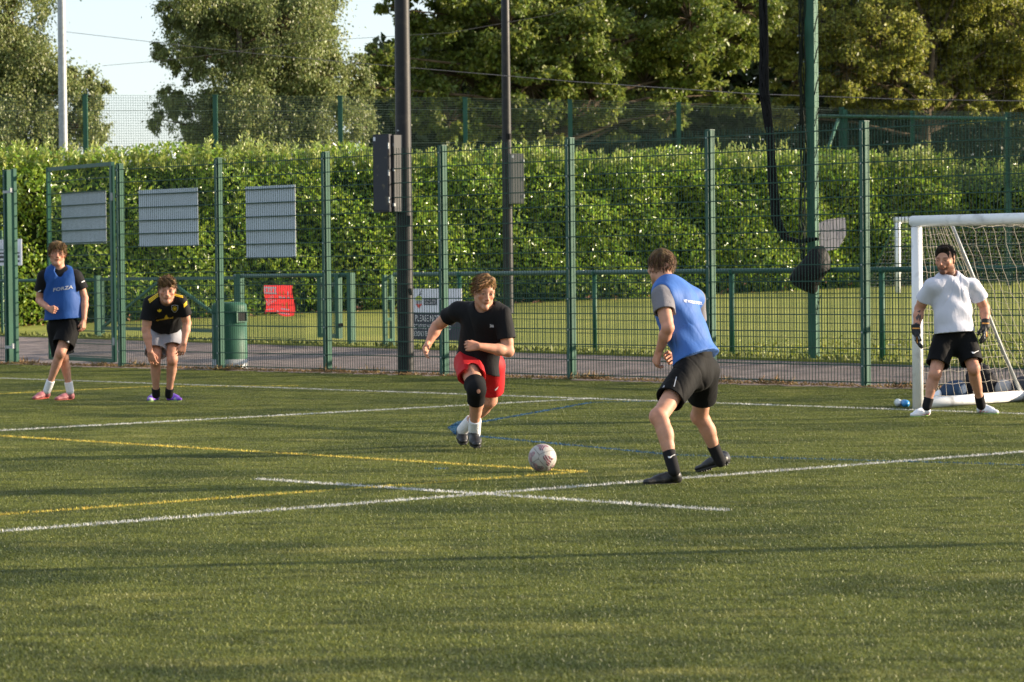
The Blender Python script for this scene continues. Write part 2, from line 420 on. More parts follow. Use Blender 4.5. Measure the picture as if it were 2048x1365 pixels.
# ================================================================== the front fence
tf = [(-0.0)]
step = (FB - FA) / 6
dA = depth(FA)
FH = P(240, 329, dA)[2]
fence = empty('mesh_fence', FA); tag(fence, 'tall dark green welded mesh fence along the near edge of the asphalt path', 'fence')
post_ts = [0, 1, 2, 3, 4, 5, 6, 7, 8]
def fence_post(base, h, parent, wd=0.075, dp=0.085):
    o = MB(); o.box(base - FN * (dp / 2 + .008) + (0, 0, h / 2), FDIR * wd / 2, FN * dp / 2, (0, 0, h / 2))
    po = o.build('post', M['green'], parent)
    k = MB(); k.box(base + FN * 0.012 + (0, 0, h / 2), FDIR * 0.024, FN * 0.005, (0, 0, h / 2 - 0.01)); k.build('clamp_bar', M['dark_green'], po)
    bo = MB()
    for z in np.arange(0.25, h, 0.4): bo.box(base + FDIR * 0.0 + FN * 0.021 + (0, 0, z), FDIR * 0.009, FN * 0.004, (0, 0, 0.009))
    bo.build('bolts', M['galv'], po)['kind'] = 'stuff'
    cp = MB(); cp.box(base - FN * (dp / 2 + .008) + (0, 0, h + 0.006), FDIR * (wd / 2 + .004), FN * (dp / 2 + .004), (0, 0, 0.006)); cp.build('post_cap', M['dark_green'], po)
    return po
for t in post_ts: fence_post(FA + step * t, FH, fence)
def wire_panel(p, q, z0, z1, parent, sx=0.05, sz=0.2, rv=0.0031, rh=0.0058, offset=0.0, fn=FN):
    d = q - p; ln = np.linalg.norm(d[:2]); d = d / ln; k = MB(); n = int(round(ln / sx))
    for i in range(1, n):
        c = p + d * (i * ln / n) + fn * offset
        k.beam(c + (0, 0, z0), c + (0, 0, z1), rv * 2, rv * 2)
    o = k.build('vertical_wires', M['wire'], parent); o['kind'] = 'stuff'
    first = None
    zs = np.arange(z0 + 0.02, z1 + 0.001, sz)
    for z in zs:
        if first is None:
            k = MB()
            for s in (-1, 1): k.beam(p + fn * (offset + s * (rv + rh)), q + fn * (offset + s * (rv + rh)), rh * 2, rh * 2.2)
            first = k.build('horizontal_wire', M['wire'], parent); l0 = first.location.copy(); first.location = l0 + Vector((0, 0, z))
        else:
            c = first.copy(); C.objects.link(c); c.location = l0 + Vector((0, 0, z))
for t in range(8): wire_panel(FA + step * t, FA + step * (t + 1), 0.04, FH, fence)
# left of the gate opening: another run of the fence
PL = on_fence(14); PL2 = on_fence(33)
fence2 = empty('mesh_fence', PL); tag(fence2, 'tall green mesh fence at the left edge of the photo, left of the open gateway', 'fence')
fence_post(PL, FH, fence2, 0.12, 0.12)
o = MB(); hh = FH - .02
o.box(PL2 + (0, 0, hh / 2 + .04), FDIR * 0.035, FN * 0.03, (0, 0, hh / 2)); st = o.build('latch_stile', M['green'], fence2)
for zz in (0.28, FH - .35):
    o = MB(); o.box((PL + PL2) / 2 + FN * 0.04 + (0, 0, zz), FDIR * 0.10, FN * 0.02, (0, 0, 0.022)); o.box(PL2 + FN * 0.05 + (0, 0, zz + .02), FDIR * .02, FN * .03, (0, 0, .04)); o.build('latch_bolt', M['galv'], fence2)
wire_panel(PL - FDIR * 2.3, PL, 0.04, FH, fence2)
fence_post(PL - FDIR * 2.3, FH, fence2)
# the gate leaf, ajar
gh = on_fence(229); gfar = P(102, 719, depth(on_fence(102)) + 0.85); gfar[2] = 0.0
gate = empty('mesh_gate', gh); tag(gate, 'tall green mesh gate leaf standing ajar with a grey panel on it', 'gate')
gd = nrm(gfar - gh); gn = np.array([gd[1], -gd[0], 0]); gn = gn if gn @ FN > 0 else -gn
o = MB(); o.box(gh + (0, 0, FH / 2 + .06), gd * 0.04, gn * 0.03, (0, 0, FH / 2 - .02)); o.build('hinge_stile', M['dark_green'], gate)
o = MB(); o.box(gfar + (0, 0, FH / 2 + .06), gd * 0.03, gn * 0.03, (0, 0, FH / 2 - .02)); o.build('latch_stile', M['green'], gate)
for nm, z in (('top_bar', FH + 0.01), ('bottom_bar', 0.10)):
    o = MB(); o.box((gh + gfar) / 2 + (0, 0, z), (gfar - gh) / 2 - gd * .042, gn * 0.028, (0, 0, 0.03)); o.build(nm, M['dark_green'], gate)
wire_panel(gh, gfar, 0.13, FH - .02, gate, fn=gn)
for z in (0.4, FH - .5):
    o = MB(); o.tube([gh - gd * .05 + gn * .03 + (0, 0, z - .06), gh - gd * .05 + gn * .03 + (0, 0, z + .06)], .02); o.build('hinge', M['galv'], gate)
# grey sign panels seen from behind, tied to the mesh
def px_panel(name, x0, y0, x1, y1, org, d, n, off, m, label, cat, group=None, th=0.006, name_part=None):
    """a flat panel in the vertical plane through org along d, between two pixel corners"""
    nn = np.array([d[1], -d[0], 0]); c = nn @ (org - n * off)
    pts = [Gp(x, y, nn, c) for x, y in ((x0, y0), (x1, y1))]
    a, bb = pts[0], pts[1]
    if abs((bb - a) @ d) < 1e-6: bb = a + d
    mid = (a + bb) / 2; hx = abs((bb - a) @ d) / 2; hz = abs(a[2] - bb[2]) / 2
    o = MB(); o.box(mid, d * hx, nn * th / 2, (0, 0, hz)); ob = o.build(name, m); tag(ob, label, cat, group)
    return ob, mid, hx, hz
for i, (bx, org, d, n, lab) in enumerate([((123, 388, 213, 487), gh, gd, gn, 'grey rectangular panel tied to the leaf of the tall mesh gate'),
        ((277, 381, 397, 492), FA, FDIR, FN, 'wide grey panel tied to the mesh fence above the bending player'),
        ((491, 374, 592, 516), FA, FDIR, FN, 'grey panel taller than wide on the mesh fence above the red banner')]):
    ob, mid, hx, hz = px_panel('sign_panel', *bx, org, d, n, 0.016, M['sign_back'], lab, 'sign', 'grey panels on the mesh fence')
    for sx in (-1, 1):
        for sz in (-1, 1):
            k = MB(); c = mid + d * (hx - .03) * sx + np.array([0, 0, (hz - .03) * sz]) + n * .02
            k.tube([c - n * .02, c + n * .012], .008, 6); k.build('cable_tie', M['letter_white'], ob)

# ================================================================== floodlight poles with cabinets
def cabinet(name, c, d, n, hx, hy, hz, m_front, parent, side=None):
    o = MB(); o.box(c, d * hx, n * hy, (0, 0, hz)); cb = o.build(name, m_front, parent)
    k = MB(); k.box(c + n * (hy + .006), d * (hx - .015), n * .005, (0, 0, hz - .02)); dr = k.build('door', side or m_front, cb)
    for z in (-.7, 0, .7):
        k = MB(); k.tube([c + d * hx * .96 + n * (hy + .01) + (0, 0, hz * z - .04), c + d * hx * .96 + n * (hy + .01) + (0, 0, hz * z + .04)], .012, 6); k.build('hinge', M['galv'], cb)
    k = MB(); k.box(c - d * hx * .75 + n * (hy + .013) + (0, 0, hz * .88), d * hx * .13, n * .002, (0, 0, hz * .05)); k.build('label_plate', M['sign_white'], cb)
    return cb
B1 = on_fence(812) - FN * 0.45; d1 = depth(B1)
B1 = P(812, 746, d1); B1[2] = -0.01
pole1 = empty('floodlight_pole', B1); tag(pole1, 'thick dark floodlight pole with a large dark cabinet, just behind the fence', 'pole', 'dark floodlight poles')
r0 = 33.5 / 2 * d1 / FPX
o = MB(); o.lathe(B1, [(r0, 0), (r0 * .97, 2.6), (r0 * .88, 5.2), (r0 * .6, 13), (0, 13)], 28); o.build('shaft', M['pole'], pole1, True)
bd = nrm(FDIR * 0.62 - FN * 0.1 + np.array([.1, 0, 0]));
cb1 = P(768, 347, d1 - .16)
cabinet('cabinet', cb1, np.array([0.93, -0.36, 0]), np.array([-0.36, -0.93, 0]), 17.5 * d1 / FPX, .10, 77 * d1 / FPX, M['cabinet'], pole1)
o = MB(); o.box(P(797, 347, d1 - .17), np.array([0.86, .5, 0]) * 11.5 * d1 / FPX, np.array([-.5, .86, 0]) * .03, (0, 0, 76 * d1 / FPX)); o.build('cabinet_lit_side', M['grey_lit_cab'], pole1)  # sunlit face of the dark cabinet, its brightness put into a paler paint
for yy in (290, 340, 410):
    o = MB(); o.tube([P(788, yy - 3, d1 - .22), P(788, yy + 3, d1 - .22)], .02, 6); o.build('hinge', M['galv'], pole1)
o = MB(); o.tube([P(797, 271, d1 - .15), P(797, 263, d1 - .15)], .008, 6); o.lathe(P(797, 263, d1 - .15), [(0, .03), (.022, .015), (.022, 0), (0, -.01)], 10); o.build('eye_bolt', M['galv'], pole1)
o = MB(); o.tube([P(818, 432, d1 - .12), P(818, 452, d1 - .12)], .045, 10); o.build('hatch_cover', M['pole'], pole1)
o = MB(); o.tube([P(820, 578, d1 - .15), P(822, 590, d1 - .17)], .025, 8); o.build('padlock', M['black'], pole1)
o = MB(); o.tube([P(800, 213, d1 - .13), P(800, 226, d1 - .13)], .02, 6); o.build('strap_buckle', M['black'], pole1)
for zz in (5.0, 9.5):
    o = MB(); o.box(B1 + (0, 0, zz + 1), (r0 * .95, 0, 0), (0, r0 * .95, 0), (0, 0, .025)); o.build('band', M['pole'], pole1)
o = MB(); o.box(B1 + (0, 0, 13.1), (.9, 0, 0), (0, .1, 0), (0, 0, .08)); o.build('lamp_bar', M['pole'], pole1)
d2 = 66.5; B2 = P(1017, 640, d2); B2[2] = lawn_z(B2[0], B2[1]) - .02
pole2 = empty('floodlight_pole', B2); tag(pole2, 'dark floodlight pole with a small grey cabinet, against the hedge behind the runner', 'pole', 'dark floodlight poles')
r0 = 21 / 2 * d2 / FPX
o = MB(); o.lathe(B2, [(r0, 0), (r0 * .95, 2.8), (r0 * .8, 6), (r0 * .55, 14), (0, 14)], 24); o.build('shaft', M['pole'], pole2, True)
cabinet('cabinet', P(1032, 358, d2 - .2), np.array([0.96, 0.28, 0]), np.array([.28, -0.96, 0]), 13.5 * d2 / FPX, .12, 50 * d2 / FPX, M['grey_lit_cab'], pole2)
o = MB(); o.tube([P(1017, 268, d2 - .16), P(1017, 279, d2 - .16)], .07, 8); o.build('strap_buckle', M['black'], pole2)
# a third pole stands to the right of the photo: its long shadow crosses the foreground
B3 = Gp(2750, 1068); pole3 = empty('floodlight_pole', B3); tag(pole3, 'dark floodlight pole standing outside the photo to the right', 'pole', 'dark floodlight poles')
o = MB(); o.lathe(B3, [(.075, 0), (.07, 5), (.05, 9), (0, 9)], 16); o.build('shaft', M['pole'], pole3, True)
# pale lamp column behind the hedge, left
dl = 77.5; BL = P(131.5, 640, dl); BL[2] = 0.2
lp = empty('lamp_column', BL); tag(lp, 'slender pale grey lamp column rising behind the hedge at the far left', 'lamp post')
o = MB(); o.lathe(BL, [(9.3 * dl / FPX, 0), (8.8 * dl / FPX, 5), (7.2 * dl / FPX, 10), (5 * dl / FPX, 14), (0, 14)], 20); o.build('shaft', M['galv'], lp, True)
o = MB(); o.box(BL + (0, 0, 14.1), (.5, 0, 0), (0, .12, 0), (0, 0, .07)); o.build('lamp_head', M['galv'], lp)

# ================================================================== spectator rail, its gates and signs
RH = P(1190, 545.5, depth(on_rail(1190)))[2] - ZR
rail = empty('spectator_rail', on_rail(1190)); tag(rail, 'waist high green tubular rail along the far edge of the path', 'fence')
o = MB(); o.tube([on_rail(790) + (0, 0, RH), on_rail(2300) + (0, 0, RH)], 0.036, 10); o.build('top_rail', M['dark_green'], rail, True)
rp = [920, 1190, 1465, 1765, 2095]
for x in rp:
    p = on_rail(x); o = MB(); o.tube([p - (0, 0, .05), p + (0, 0, RH - .03)], 0.035, 10); po = o.build('post', M['green'], rail, True)
    k = MB(); k.lathe(p + (0, 0, RH - .02), [(0.046, -.02), (.052, .0), (.046, .04), (0, .06)], 10); k.build('rail_cap', M['green'], po)
wire_panel(on_rail(790), on_rail(2095), 0.06, RH - .06, rail, sx=.055, sz=.2, rv=.003, rh=.004, offset=-.04, fn=rn)
rail2 = empty('spectator_rail', on_rail(550)); tag(rail2, 'length of green tubular rail behind the bin, with the red banner on it', 'fence')
o = MB(); o.tube([on_rail(470) + (0, 0, RH + .0), on_rail(702) + (0, 0, RH)], 0.036, 10); o.build('top_rail', M['dark_green'], rail2, True)
for x in (482, 703):
    p = on_rail(x); o = MB(); o.box(p + (0, 0, RH / 2), FDIR * .055, FN * .05, (0, 0, RH / 2 + .04)); o.build('post', M['bgreen'], rail2)
wire_panel(on_rail(484), on_rail(612), 0.06, RH - .06, rail2, sx=.055, rv=.003, rh=.004, fn=rn)
# left-hand rail
rail3 = empty('spectator_rail', on_rail(0)); tag(rail3, 'green rail seen through the open gateway at the far left', 'fence')
o = MB(); o.tube([on_rail(-150) + (0, 0, RH - .05), on_rail(190) + (0, 0, RH - .05)], 0.036, 10); o.build('top_rail', M['dark_green'], rail3, True)
for x in (-140, 196):
    p = on_rail(x); o = MB(); o.box(p + (0, 0, RH / 2), FDIR * .055, FN * .05, (0, 0, RH / 2 + .04)); o.build('post', M['bgreen'], rail3)
# double gate with diagonal braces
def leaf(name, xs, up_right, label):
    p, q = on_rail(xs[0]), on_rail(xs[1]); g = empty(name, p); tag(g, label, 'gate', 'low braced gates in the rail')
    for e in (p, q):
        o = MB(); o.box(e + (0, 0, RH / 2 + .04), FDIR * .03, FN * .03, (0, 0, RH / 2 - .04)); o.build('stile', M['bgreen'], g)
    dd = nrm(q - p)
    for nm, z in (('top_bar', RH - .03), ('bottom_bar', .18)):
        o = MB(); o.beam(p + dd * .03 + (0, 0, z), q - dd * .03 + (0, 0, z), .05, .06); o.build(nm, M['dark_green'], g)
    a, c = (p, q) if up_right else (q, p)
    o = MB(); o.beam(a + (0, 0, .2), c + (0, 0, RH - .07), .045, .05); o.build('brace', M['bgreen'], g)
    wire_panel(p, q, .2, RH - .05, g, sx=.055, rv=.003, rh=.004, fn=rn)
leaf('braced_gate', (206, 322), True, 'low green gate leaf with a brace rising to the right, left leaf of the pair')
leaf('braced_gate', (340, 474), False, 'low green gate leaf with a brace falling to the right, behind the bending player')
# narrow single gate, swung open, and the leaf beside the pole
g = empty('narrow_gate', on_rail(616)); tag(g, 'narrow low green gate frame right of the red banner', 'gate')
a, c = on_rail(617) - rn * .25, on_rail(683) + rn * .05
for e in (a, c):
    o = MB(); o.box(e + (0, 0, RH / 2 + .06), FDIR * .045, FN * .045, (0, 0, RH / 2 - .04)); o.build('stile', M['bgreen'], g)
dd = nrm(c - a)
for nm, z in (('bottom_bar', .14), ('top_bar', RH - .16), ('middle_bar', RH - .0)):
    o = MB(); o.beam(a + dd * .045 + (0, 0, z), c - dd * .045 + (0, 0, z), .05, .07); o.build(nm, M['dark_green'], g)
wire_panel(a, c, .14, RH - .05, g, sx=.055, rv=.003, rh=.004, fn=rn)
o = MB(); o.beam(c + dd * .04 + (0, 0, .32), c + dd * .2 + (0, 0, .34), .06, .06); o.build('latch', M['black'], g)
g = empty('narrow_gate', on_rail(789)); tag(g, 'narrow green gate leaf seen edge on beside the thick dark pole', 'gate')
a = on_rail(785); c = a + rn * .3 + FDIR * .22
for e in (a, c):
    o = MB(); o.box(e + (0, 0, RH / 2), FDIR * .03, FN * .03, (0, 0, RH / 2)); o.build('stile', M['bgreen'], g)
dd = nrm(c - a)
for z in (.1, .45, .8, RH - .04):
    o = MB(); o.beam(a + dd * .03 + (0, 0, z), c - dd * .03 + (0, 0, z), .03, .05); o.build('bar', M['bgreen'], g)

# flat lettering: a text laid out between two points on a plane
def text_mesh(s, bold=False):
    cu = bpy.data.curves.new('lettering', 'FONT'); cu.body = s; cu.resolution_u = 2
    if bold: cu.offset = 0.018
    o = bpy.data.objects.new('lettering', cu); C.objects.link(o)
    dg = bpy.context.evaluated_depsgraph_get(); dg.update()
    me = bpy.data.meshes.new_from_object(o.evaluated_get(dg))
    v = np.array([x.co[:] for x in me.vertices]).reshape(-1, 3); f = [tuple(p.vertices) for p in me.polygons]
    bpy.data.objects.remove(o); bpy.data.curves.remove(cu); bpy.data.meshes.remove(me)
    v = v[:, :2] - v[:, :2].min(0); v = v / np.maximum(v.max(0), 1e-9)
    return v, f                                           # unit square
def flat_text(s, org, ux, uz, n, m, parent, off=0.003, bold=False, name='lettering'):
    v, f = text_mesh(s, bold); k = MB()
    k.add(org + v[:, :1] * ux + v[:, 1:] * uz + n * off, f); return k.build(name, m, parent)
def flat_poly(uv, org, ux, uz, n, m, parent, off=0.003, name='print_mark'):
    k = MB(); u = np.asarray(uv, float); k.add(org + u[:, :1] * ux + u[:, 1:] * uz + n * off, [tuple(range(len(u)))]); return k.build(name, m, parent)
# notice board on the rail: white over navy
sg, mid, hx, hz = px_panel('notice_board', 822, 578, 924, 682, on_rail(870) + rn * .05, RDIR, rn, 0.0, M['sign_white'],
                           'white and navy notice board with a club crest, on the rail behind the running player', 'sign', th=.012)
sn = rn; tl = mid - RDIR * hx + np.array([0, 0, -hz]) + sn * .006; ux = RDIR * hx * 2; uz = np.array([0, 0, hz * 2])
flat_poly([(0, 0), (1, 0), (1, .535), (0, .535)], tl, ux, uz, sn, M['sign_navy'], sg, .002, 'navy_panel')
def st(s, x0, x1, y0, y1, m): flat_text(s, tl + ux * x0 + uz * y0, ux * (x1 - x0), uz * (y1 - y0), sn, m, sg, .004)
st('PLEASE NOTE', .09, .62, .36, .485, M['letter_white'])
st('SPECTATORS ARE NOT ALLOWED', -.00 + .01, .80, .205, .305, M['letter_white'])
st('BEYOND THIS POINT', .05, .56, .07, .17, M['letter_white'])
flat_poly([(.26, .68), (.53, .68), (.53, .81), (.26, .81)], tl, ux, uz, sn, M['sign_navy'], sg, .002, 'navy_panel')
flat_text('HOME OF LAMBS', tl + ux * .285 + uz * .76, ux * .22, uz * .03, sn, M['letter_white'], sg, .004)
flat_text('Club SAFE FC', tl + ux * .285 + uz * .70, ux * .22, uz * .045, sn, M['letter_white'], sg, .004)
M['lime'] = mat('print_lime', (0.42, 0.5, 0.08), .5, .2); M['print_red'] = mat('print_red', (0.55, .08, .06), .5, .2); M['print_dark'] = mat('print_dark', (.03, .03, .04), .5, .2)
cs = lambda pts: [(0.165 + x * .07, .74 + y * .11) for x, y in pts]
flat_poly(cs([(-1, .3), (1, .3), (.95, .8), (.4, 1.1), (-.4, 1.1), (-.95, .8)]), tl, ux, uz, sn, M['lime'], sg, .003, 'crest')
flat_poly(cs([(-.9, -.45), (0, -1.15), (.9, -.45), (.9, -.35), (-.9, -.35)]), tl, ux, uz, sn, M['print_red'], sg, .003, 'crest')
for y in (-.2, 0, .18): flat_poly(cs([(-.9, y - .05), (.9, y - .05), (.9, y + .04), (-.9, y + .04)]), tl, ux, uz, sn, M['print_dark'], sg, .003, 'crest')
flat_poly(cs([(-.1, 1.1), (.6, 1.9), (.8, 2.2), (.9, 2.1), (.1, 1.1)]), tl, ux, uz, sn, M['print_dark'], sg, .004, 'crest')
flat_poly(cs([(.1, 1.3), (.9, 1.55), (.9, 1.45), (.2, 1.15)]), tl, ux, uz, sn, M['print_dark'], sg, .004, 'crest')
# red banner, slightly sagging
nnr = np.array([RDIR[1], -RDIR[0], 0]); org = on_rail(556) + rn * .05
cor = [Gp(x, y, nnr, nnr @ org) for x, y in ((528.5, 569.5), (585, 571.5), (588, 631), (533, 627))]
k = MB(); nu, nv = 14, 12; vv = []
for j in range(nv + 1):
    for i in range(nu + 1):
        u, t = i / nu, j / nv; p = (cor[0] * (1 - u) + cor[1] * u) * (1 - t) + (cor[3] * (1 - u) + cor[2] * u) * t
        p = p + rn * (.02 * math.sin(u * 9 + t * 2) * t + .015 * math.sin(t * 7)) + np.array([0, 0, .03 * t * math.sin(u * 6.3)])
        vv.append(p)
def BANP(u, t): return (cor[0] * (1 - u) + cor[1] * u) * (1 - t) + (cor[3] * (1 - u) + cor[2] * u) * t + rn * (.012 + .02 * math.sin(u * 9 + t * 2) * t + .015 * math.sin(t * 7)) + np.array([0, 0, .03 * t * math.sin(u * 6.3)])
k.add(vv, [(j * (nu + 1) + i, (j + 1) * (nu + 1) + i, (j + 1) * (nu + 1) + i + 1, j * (nu + 1) + i + 1) for j in range(nv) for i in range(nu)])
ban = k.build('banner', M['red'], None, True); tag(ban, 'small red fabric banner with white print hung on the rail', 'banner')
M['banner_white'] = mat('banner_white', (.72, .6, .56), .6, .2)
def ban_quad(q, m, name='print_mark'):
    k = MB(); k.add([BANP(*p) for p in q], [tuple(range(len(q)))]); k.build(name, m, ban)
def ban_rect(x0, y0, x1, y1, m): ban_quad([(x0, y0), (x0, y1), (x1, y1), (x1, y0)], m)
ban_rect(.03, .07, .47, .13, M['banner_white'])
for i in range(4): ban_rect(.04 + .11 * i, .14, .11 + .11 * i, .25, M['banner_white'])
ban_rect(.03, .26, .47, .32, M['banner_white'])
def ban_text(s, x0, y0, ux, uy):
    v, f = text_mesh(s, True); k = MB(); k.add([BANP(x0 + a * ux[0] + bb * uy[0], y0 + a * ux[1] + bb * uy[1]) for a, bb in v], f); k.build('lettering', M['banner_white'], ban)
ban_text('LIVE', .06, .66, (.28, -.18), (-.02, -.11)); ban_text('BURN', .09, .77, (.28, -.18), (-.02, -.09))
for i in range(3): ban_quad([(.56 + .15 * i, .20), (.56 + .15 * i, .32), (.59 + .15 * i, .32), (.60 + .15 * i, .20)], M['orange'] if i < 2 else M['banner_white'])
ban_rect(.52, .37, .64, .43, M['banner_white']); ban_rect(.68, .37, .78, .43, M['banner_white']); ban_rect(.83, .37, .92, .43, M['banner_white'])
ban_quad([(.76, .55), (.76, .74), (.81, .74), (.80, .55)], M['orange']); ban_quad([(.6, .6), (.6, .7), (.64, .7), (.63, .6)], M['orange'])
ban_rect(.56, .77, .85, .81, M['banner_white']); ban_rect(.05, .87, .27, .90, M['banner_white']); ban_rect(.35, .91, .47, .94, M['banner_white']); ban_rect(.55, .92, .86, .95, M['banner_white'])
# white notice behind the fence at the far left
sg, mid, hx, hz = px_panel('notice_board', -30, 481, 44, 531, on_rail(5) + rn * .05, RDIR, rn, 0, M['sign_white'], 'white notice board behind the gatepost at the far left edge', 'sign', th=.012)
o0 = mid - RDIR * hx + np.array([0, 0, -hz]) + rn * .006
for y, h_ in ((.12, .08), (.28, .10), (.44, .06), (.55, .2)):
    flat_poly([(.06, y), (.95, y), (.95, y + h_), (.06, y + h_)], o0, RDIR * hx * 2, np.array([0, 0, hz * 2]), rn, M['print_dark'] if h_ < .15 else M['sign_back'], sg)
o = MB(); o.tube([on_rail(5) - (0, 0, .05), on_rail(5) + (0, 0, mid[2] + hz)], .035, 8); o.build('post', M['bgreen'], sg)
# litter bin
bb = P(460, 736, depth(on_fence(462)) + .62); bb[2] = 0.0; db = depth(bb); rb = 35 * db / FPX; hb = 134 * db / FPX
lb = empty('litter_bin', bb); tag(lb, 'round green litter bin with a metal foot behind the fence', 'bin')
o = MB(); o.lathe(bb, [(rb * 1.03, .0), (rb * 1.03, .15), (0, .15)], 32); o.build('foot_ring', M['galv'], lb, True)
o = MB(); o.lathe(bb, [(rb, .15), (rb * .985, hb * .84), (rb * .985, hb * .84)], 32); bin_body = o.build('body', M['bgreen'], lb, True)
o = MB(); o.lathe(bb, [(rb * 1.02, hb * .84), (rb * 1.03, hb * .9), (rb * 1.0, hb * .95), (rb * .9, hb * .985), (rb * .5, hb), (0, hb)], 32); o.build('lid', M['bgreen'], lb, True)
o = MB(); ap = nrm([.75, -.66, 0]); at_ = np.array([.66, .75, 0]); o.box(bb + ap * rb * .975 + (0, 0, hb * .78), at_ * .09, ap * .012, (0, 0, .06)); o.build('opening', M['black'], lb)  # black plate on the closed body, painting the dark inside of the hole
o = MB()
for s in (-1, 1): o.box(bb + ap * rb * .99 + at_ * .1 * s + (0, 0, hb * .78), at_ * .012, ap * .02, (0, 0, .085))
for s in (-1, 1): o.box(bb + ap * rb * .99 + (0, 0, hb * .78 + s * .075), at_ * .088, ap * .02, (0, 0, .01))
o.build('opening_frame', M['bgreen'], lb)

# ================================================================== tall net post with bundled netting
NP = on_rail(1628); dn = depth(NP)
npst = empty('net_post', NP); tag(npst, 'very tall square green post holding up the black ball-stop netting', 'post')
wd = 22.5 * dn / FPX / 1.25
zs = P(1628, 246, dn)[2]
pa, pb = nrm([.86, -.5, 0]), nrm([.5, .86, 0])
o = MB(); o.box(NP + (0, 0, zs / 2 - .1), pa * wd / 2, pb * wd / 2, (0, 0, zs / 2 + .1)); o.build('lower_shaft', M['bgreen'], npst)
o = MB(); o.box(NP + (0, 0, zs + 3.5), pa * wd / 2 * 1.12, pb * wd / 2 * 1.12, (0, 0, 3.5)); o.build('upper_shaft', M['bgreen'], npst)
k = MB(); k.beam(P(1595, 72, dn), P(1620, 70, dn), .02, .02); k.build('hook', M['galv'], npst)
k = MB(); k.beam(P(1605, 124, dn), P(1622, 122, dn), .02, .02); k.build('hook', M['galv'], npst)
k = MB()
for i in range(16):                                     # cords wound up the post
    z0 = .6 + i * .42
    k.tube([NP + pa * wd * .6 - pb * wd * .62 + (0, 0, z0), NP + pa * wd * .64 + (0, 0, z0 + .16), NP + pa * wd * .58 + pb * wd * .6 + (0, 0, z0 + .25)], .006, 5)
k.build('lashing', M['net_dark'], npst)['kind'] = 'stuff'
def bundle(name, pts, rads, label, wob=.25, n=16, cords=26, seed=1, dens=1.0, mm='black'):
    """a gathered net: many loose cords twisting round a path"""
    rr = np.random.default_rng(seed); pts = [np.asarray(p, float) for p in pts]
    T = np.linspace(0, len(pts) - 1, 46); path = np.array([pts[min(int(t), len(pts) - 2)] * (1 - (t - min(int(t), len(pts) - 2))) + pts[min(int(t), len(pts) - 2) + 1] * (t - min(int(t), len(pts) - 2)) for t in T])
    rad = np.interp(T, range(len(pts)), rads); k = MB()
    for c in range(cords):
        ph, fr, q = rr.uniform(0, 6.28), rr.uniform(.02, .25), rr.uniform(.2, 1) ** .6
        a = ph + np.cumsum(rr.normal(fr * 1.2, .35, len(T)))
        off = np.stack([np.cos(a), .8 * np.sin(a), .25 * np.sin(a * 1.7)], 1) * (rad * q)[:, None]
        k.tube(path + off, rr.uniform(.006, .013) * dens, 4, caps=False)
    return k.build(name, M[mm], None)
dB = dn - .15
ob = bundle('net_bundle', [P(1524, -60, dB), P(1528, 80, dB), P(1528, 180, dB), P(1540, 270, dB), P(1545, 360, dB), P(1552, 440, dB), P(1570, 476, dB), P(1600, 484, dB), P(1628, 478, dn - .3)],
            [.055, .055, .06, .055, .06, .06, .055, .06, .06], '', seed=4, cords=44)
tag(ob, 'thick black bundle of gathered netting hanging left of the tall post', 'netting')
ob = bundle('net_bundle', [P(1606, -60, dB), P(1604, 150, dB), P(1606, 300, dB), P(1604, 420, dB), P(1606, 520, dn - .3)], [.06, .05, .05, .05, .045], '', seed=5, cords=13, dens=.6, mm='net_dark')
tag(ob, 'thin loose strand of dark netting close along the tall post', 'netting')
# the black sack tied on
k = MB(); sc_ = dn / FPX
prof = [(1640, 492, 6), (1636, 502, 18), (1632, 520, 27), (1622, 540, 37), (1614, 558, 32), (1614, 572, 24), (1622, 583, 12), (1626, 588, 4)]
rings = []
for i, (x, y, r) in enumerate(prof):
    c = P(x, y, dn - .38)
    for a in range(20):
        t = a * 2 * math.pi / 20; rr_ = r * sc_ * (1 + .08 * math.sin(3 * t + i) + .05 * math.sin(5 * t - 2 * i))
        rings.append(c + _R * rr_ * math.cos(t) + _F * rr_ * .75 * math.sin(t))
k.add(rings, [(i * 20 + a, i * 20 + (a + 1) % 20, (i + 1) * 20 + (a + 1) % 20, (i + 1) * 20 + a) for i in range(len(prof) - 1) for a in range(20)] + [tuple(range(20))[::-1], tuple((len(prof) - 1) * 20 + a for a in range(20))])
M['sack'] = mat('black_sack', (.006, .006, .007), .6, .2, bump=1.0, bscale=12)
sk = k.build('sack', M['sack'], None, True); tag(sk, 'black sack tied to the tall green post above the rail', 'sack')
# ball-stop net to the right of the post
def net_grid(name, o, ux, uz, nu, nv, r, m, parent=None, sag=0.0, seed=0, jitter=0.0):
    """square netting over the patch o + u ux + v uz (functions of u,v may be given)"""
    rr = np.random.default_rng(seed); k = MB()
    f = o if callable(o) else (lambda u, v: np.asarray(o) + np.asarray(ux) * u + np.asarray(uz) * v)
    J = rr.normal(0, jitter, (nu + 1, nv + 1, 3)) if jitter else np.zeros((nu + 1, nv + 1, 3))
    G_ = np.array([[f(i / nu, j / nv) for j in range(nv + 1)] for i in range(nu + 1)]) + J
    for i in range(nu + 1): k.tube(G_[i], r, 3, caps=False)
    for j in range(nv + 1): k.tube(G_[:, j], r, 3, caps=False)
    ob = k.build(name, m, parent); return ob
n0 = NP + (0, 0, 1.6); n1 = on_rail(2330) + (0, 0, 1.6)
ob = net_grid('ball_stop_net', n0, n1 - n0, (0, 0, 7.4), 62, 56, .0026, M['net_dark'], jitter=.012)
tag(ob, 'fine dark ball-stop net stretched right of the tall post in front of the trees', 'netting')
def cable(pts, r, label):
    k = MB(); k.tube(pts, r, 5); o = k.build('cable', M['cable'], None); tag(o, label, 'cable')
dc = 60
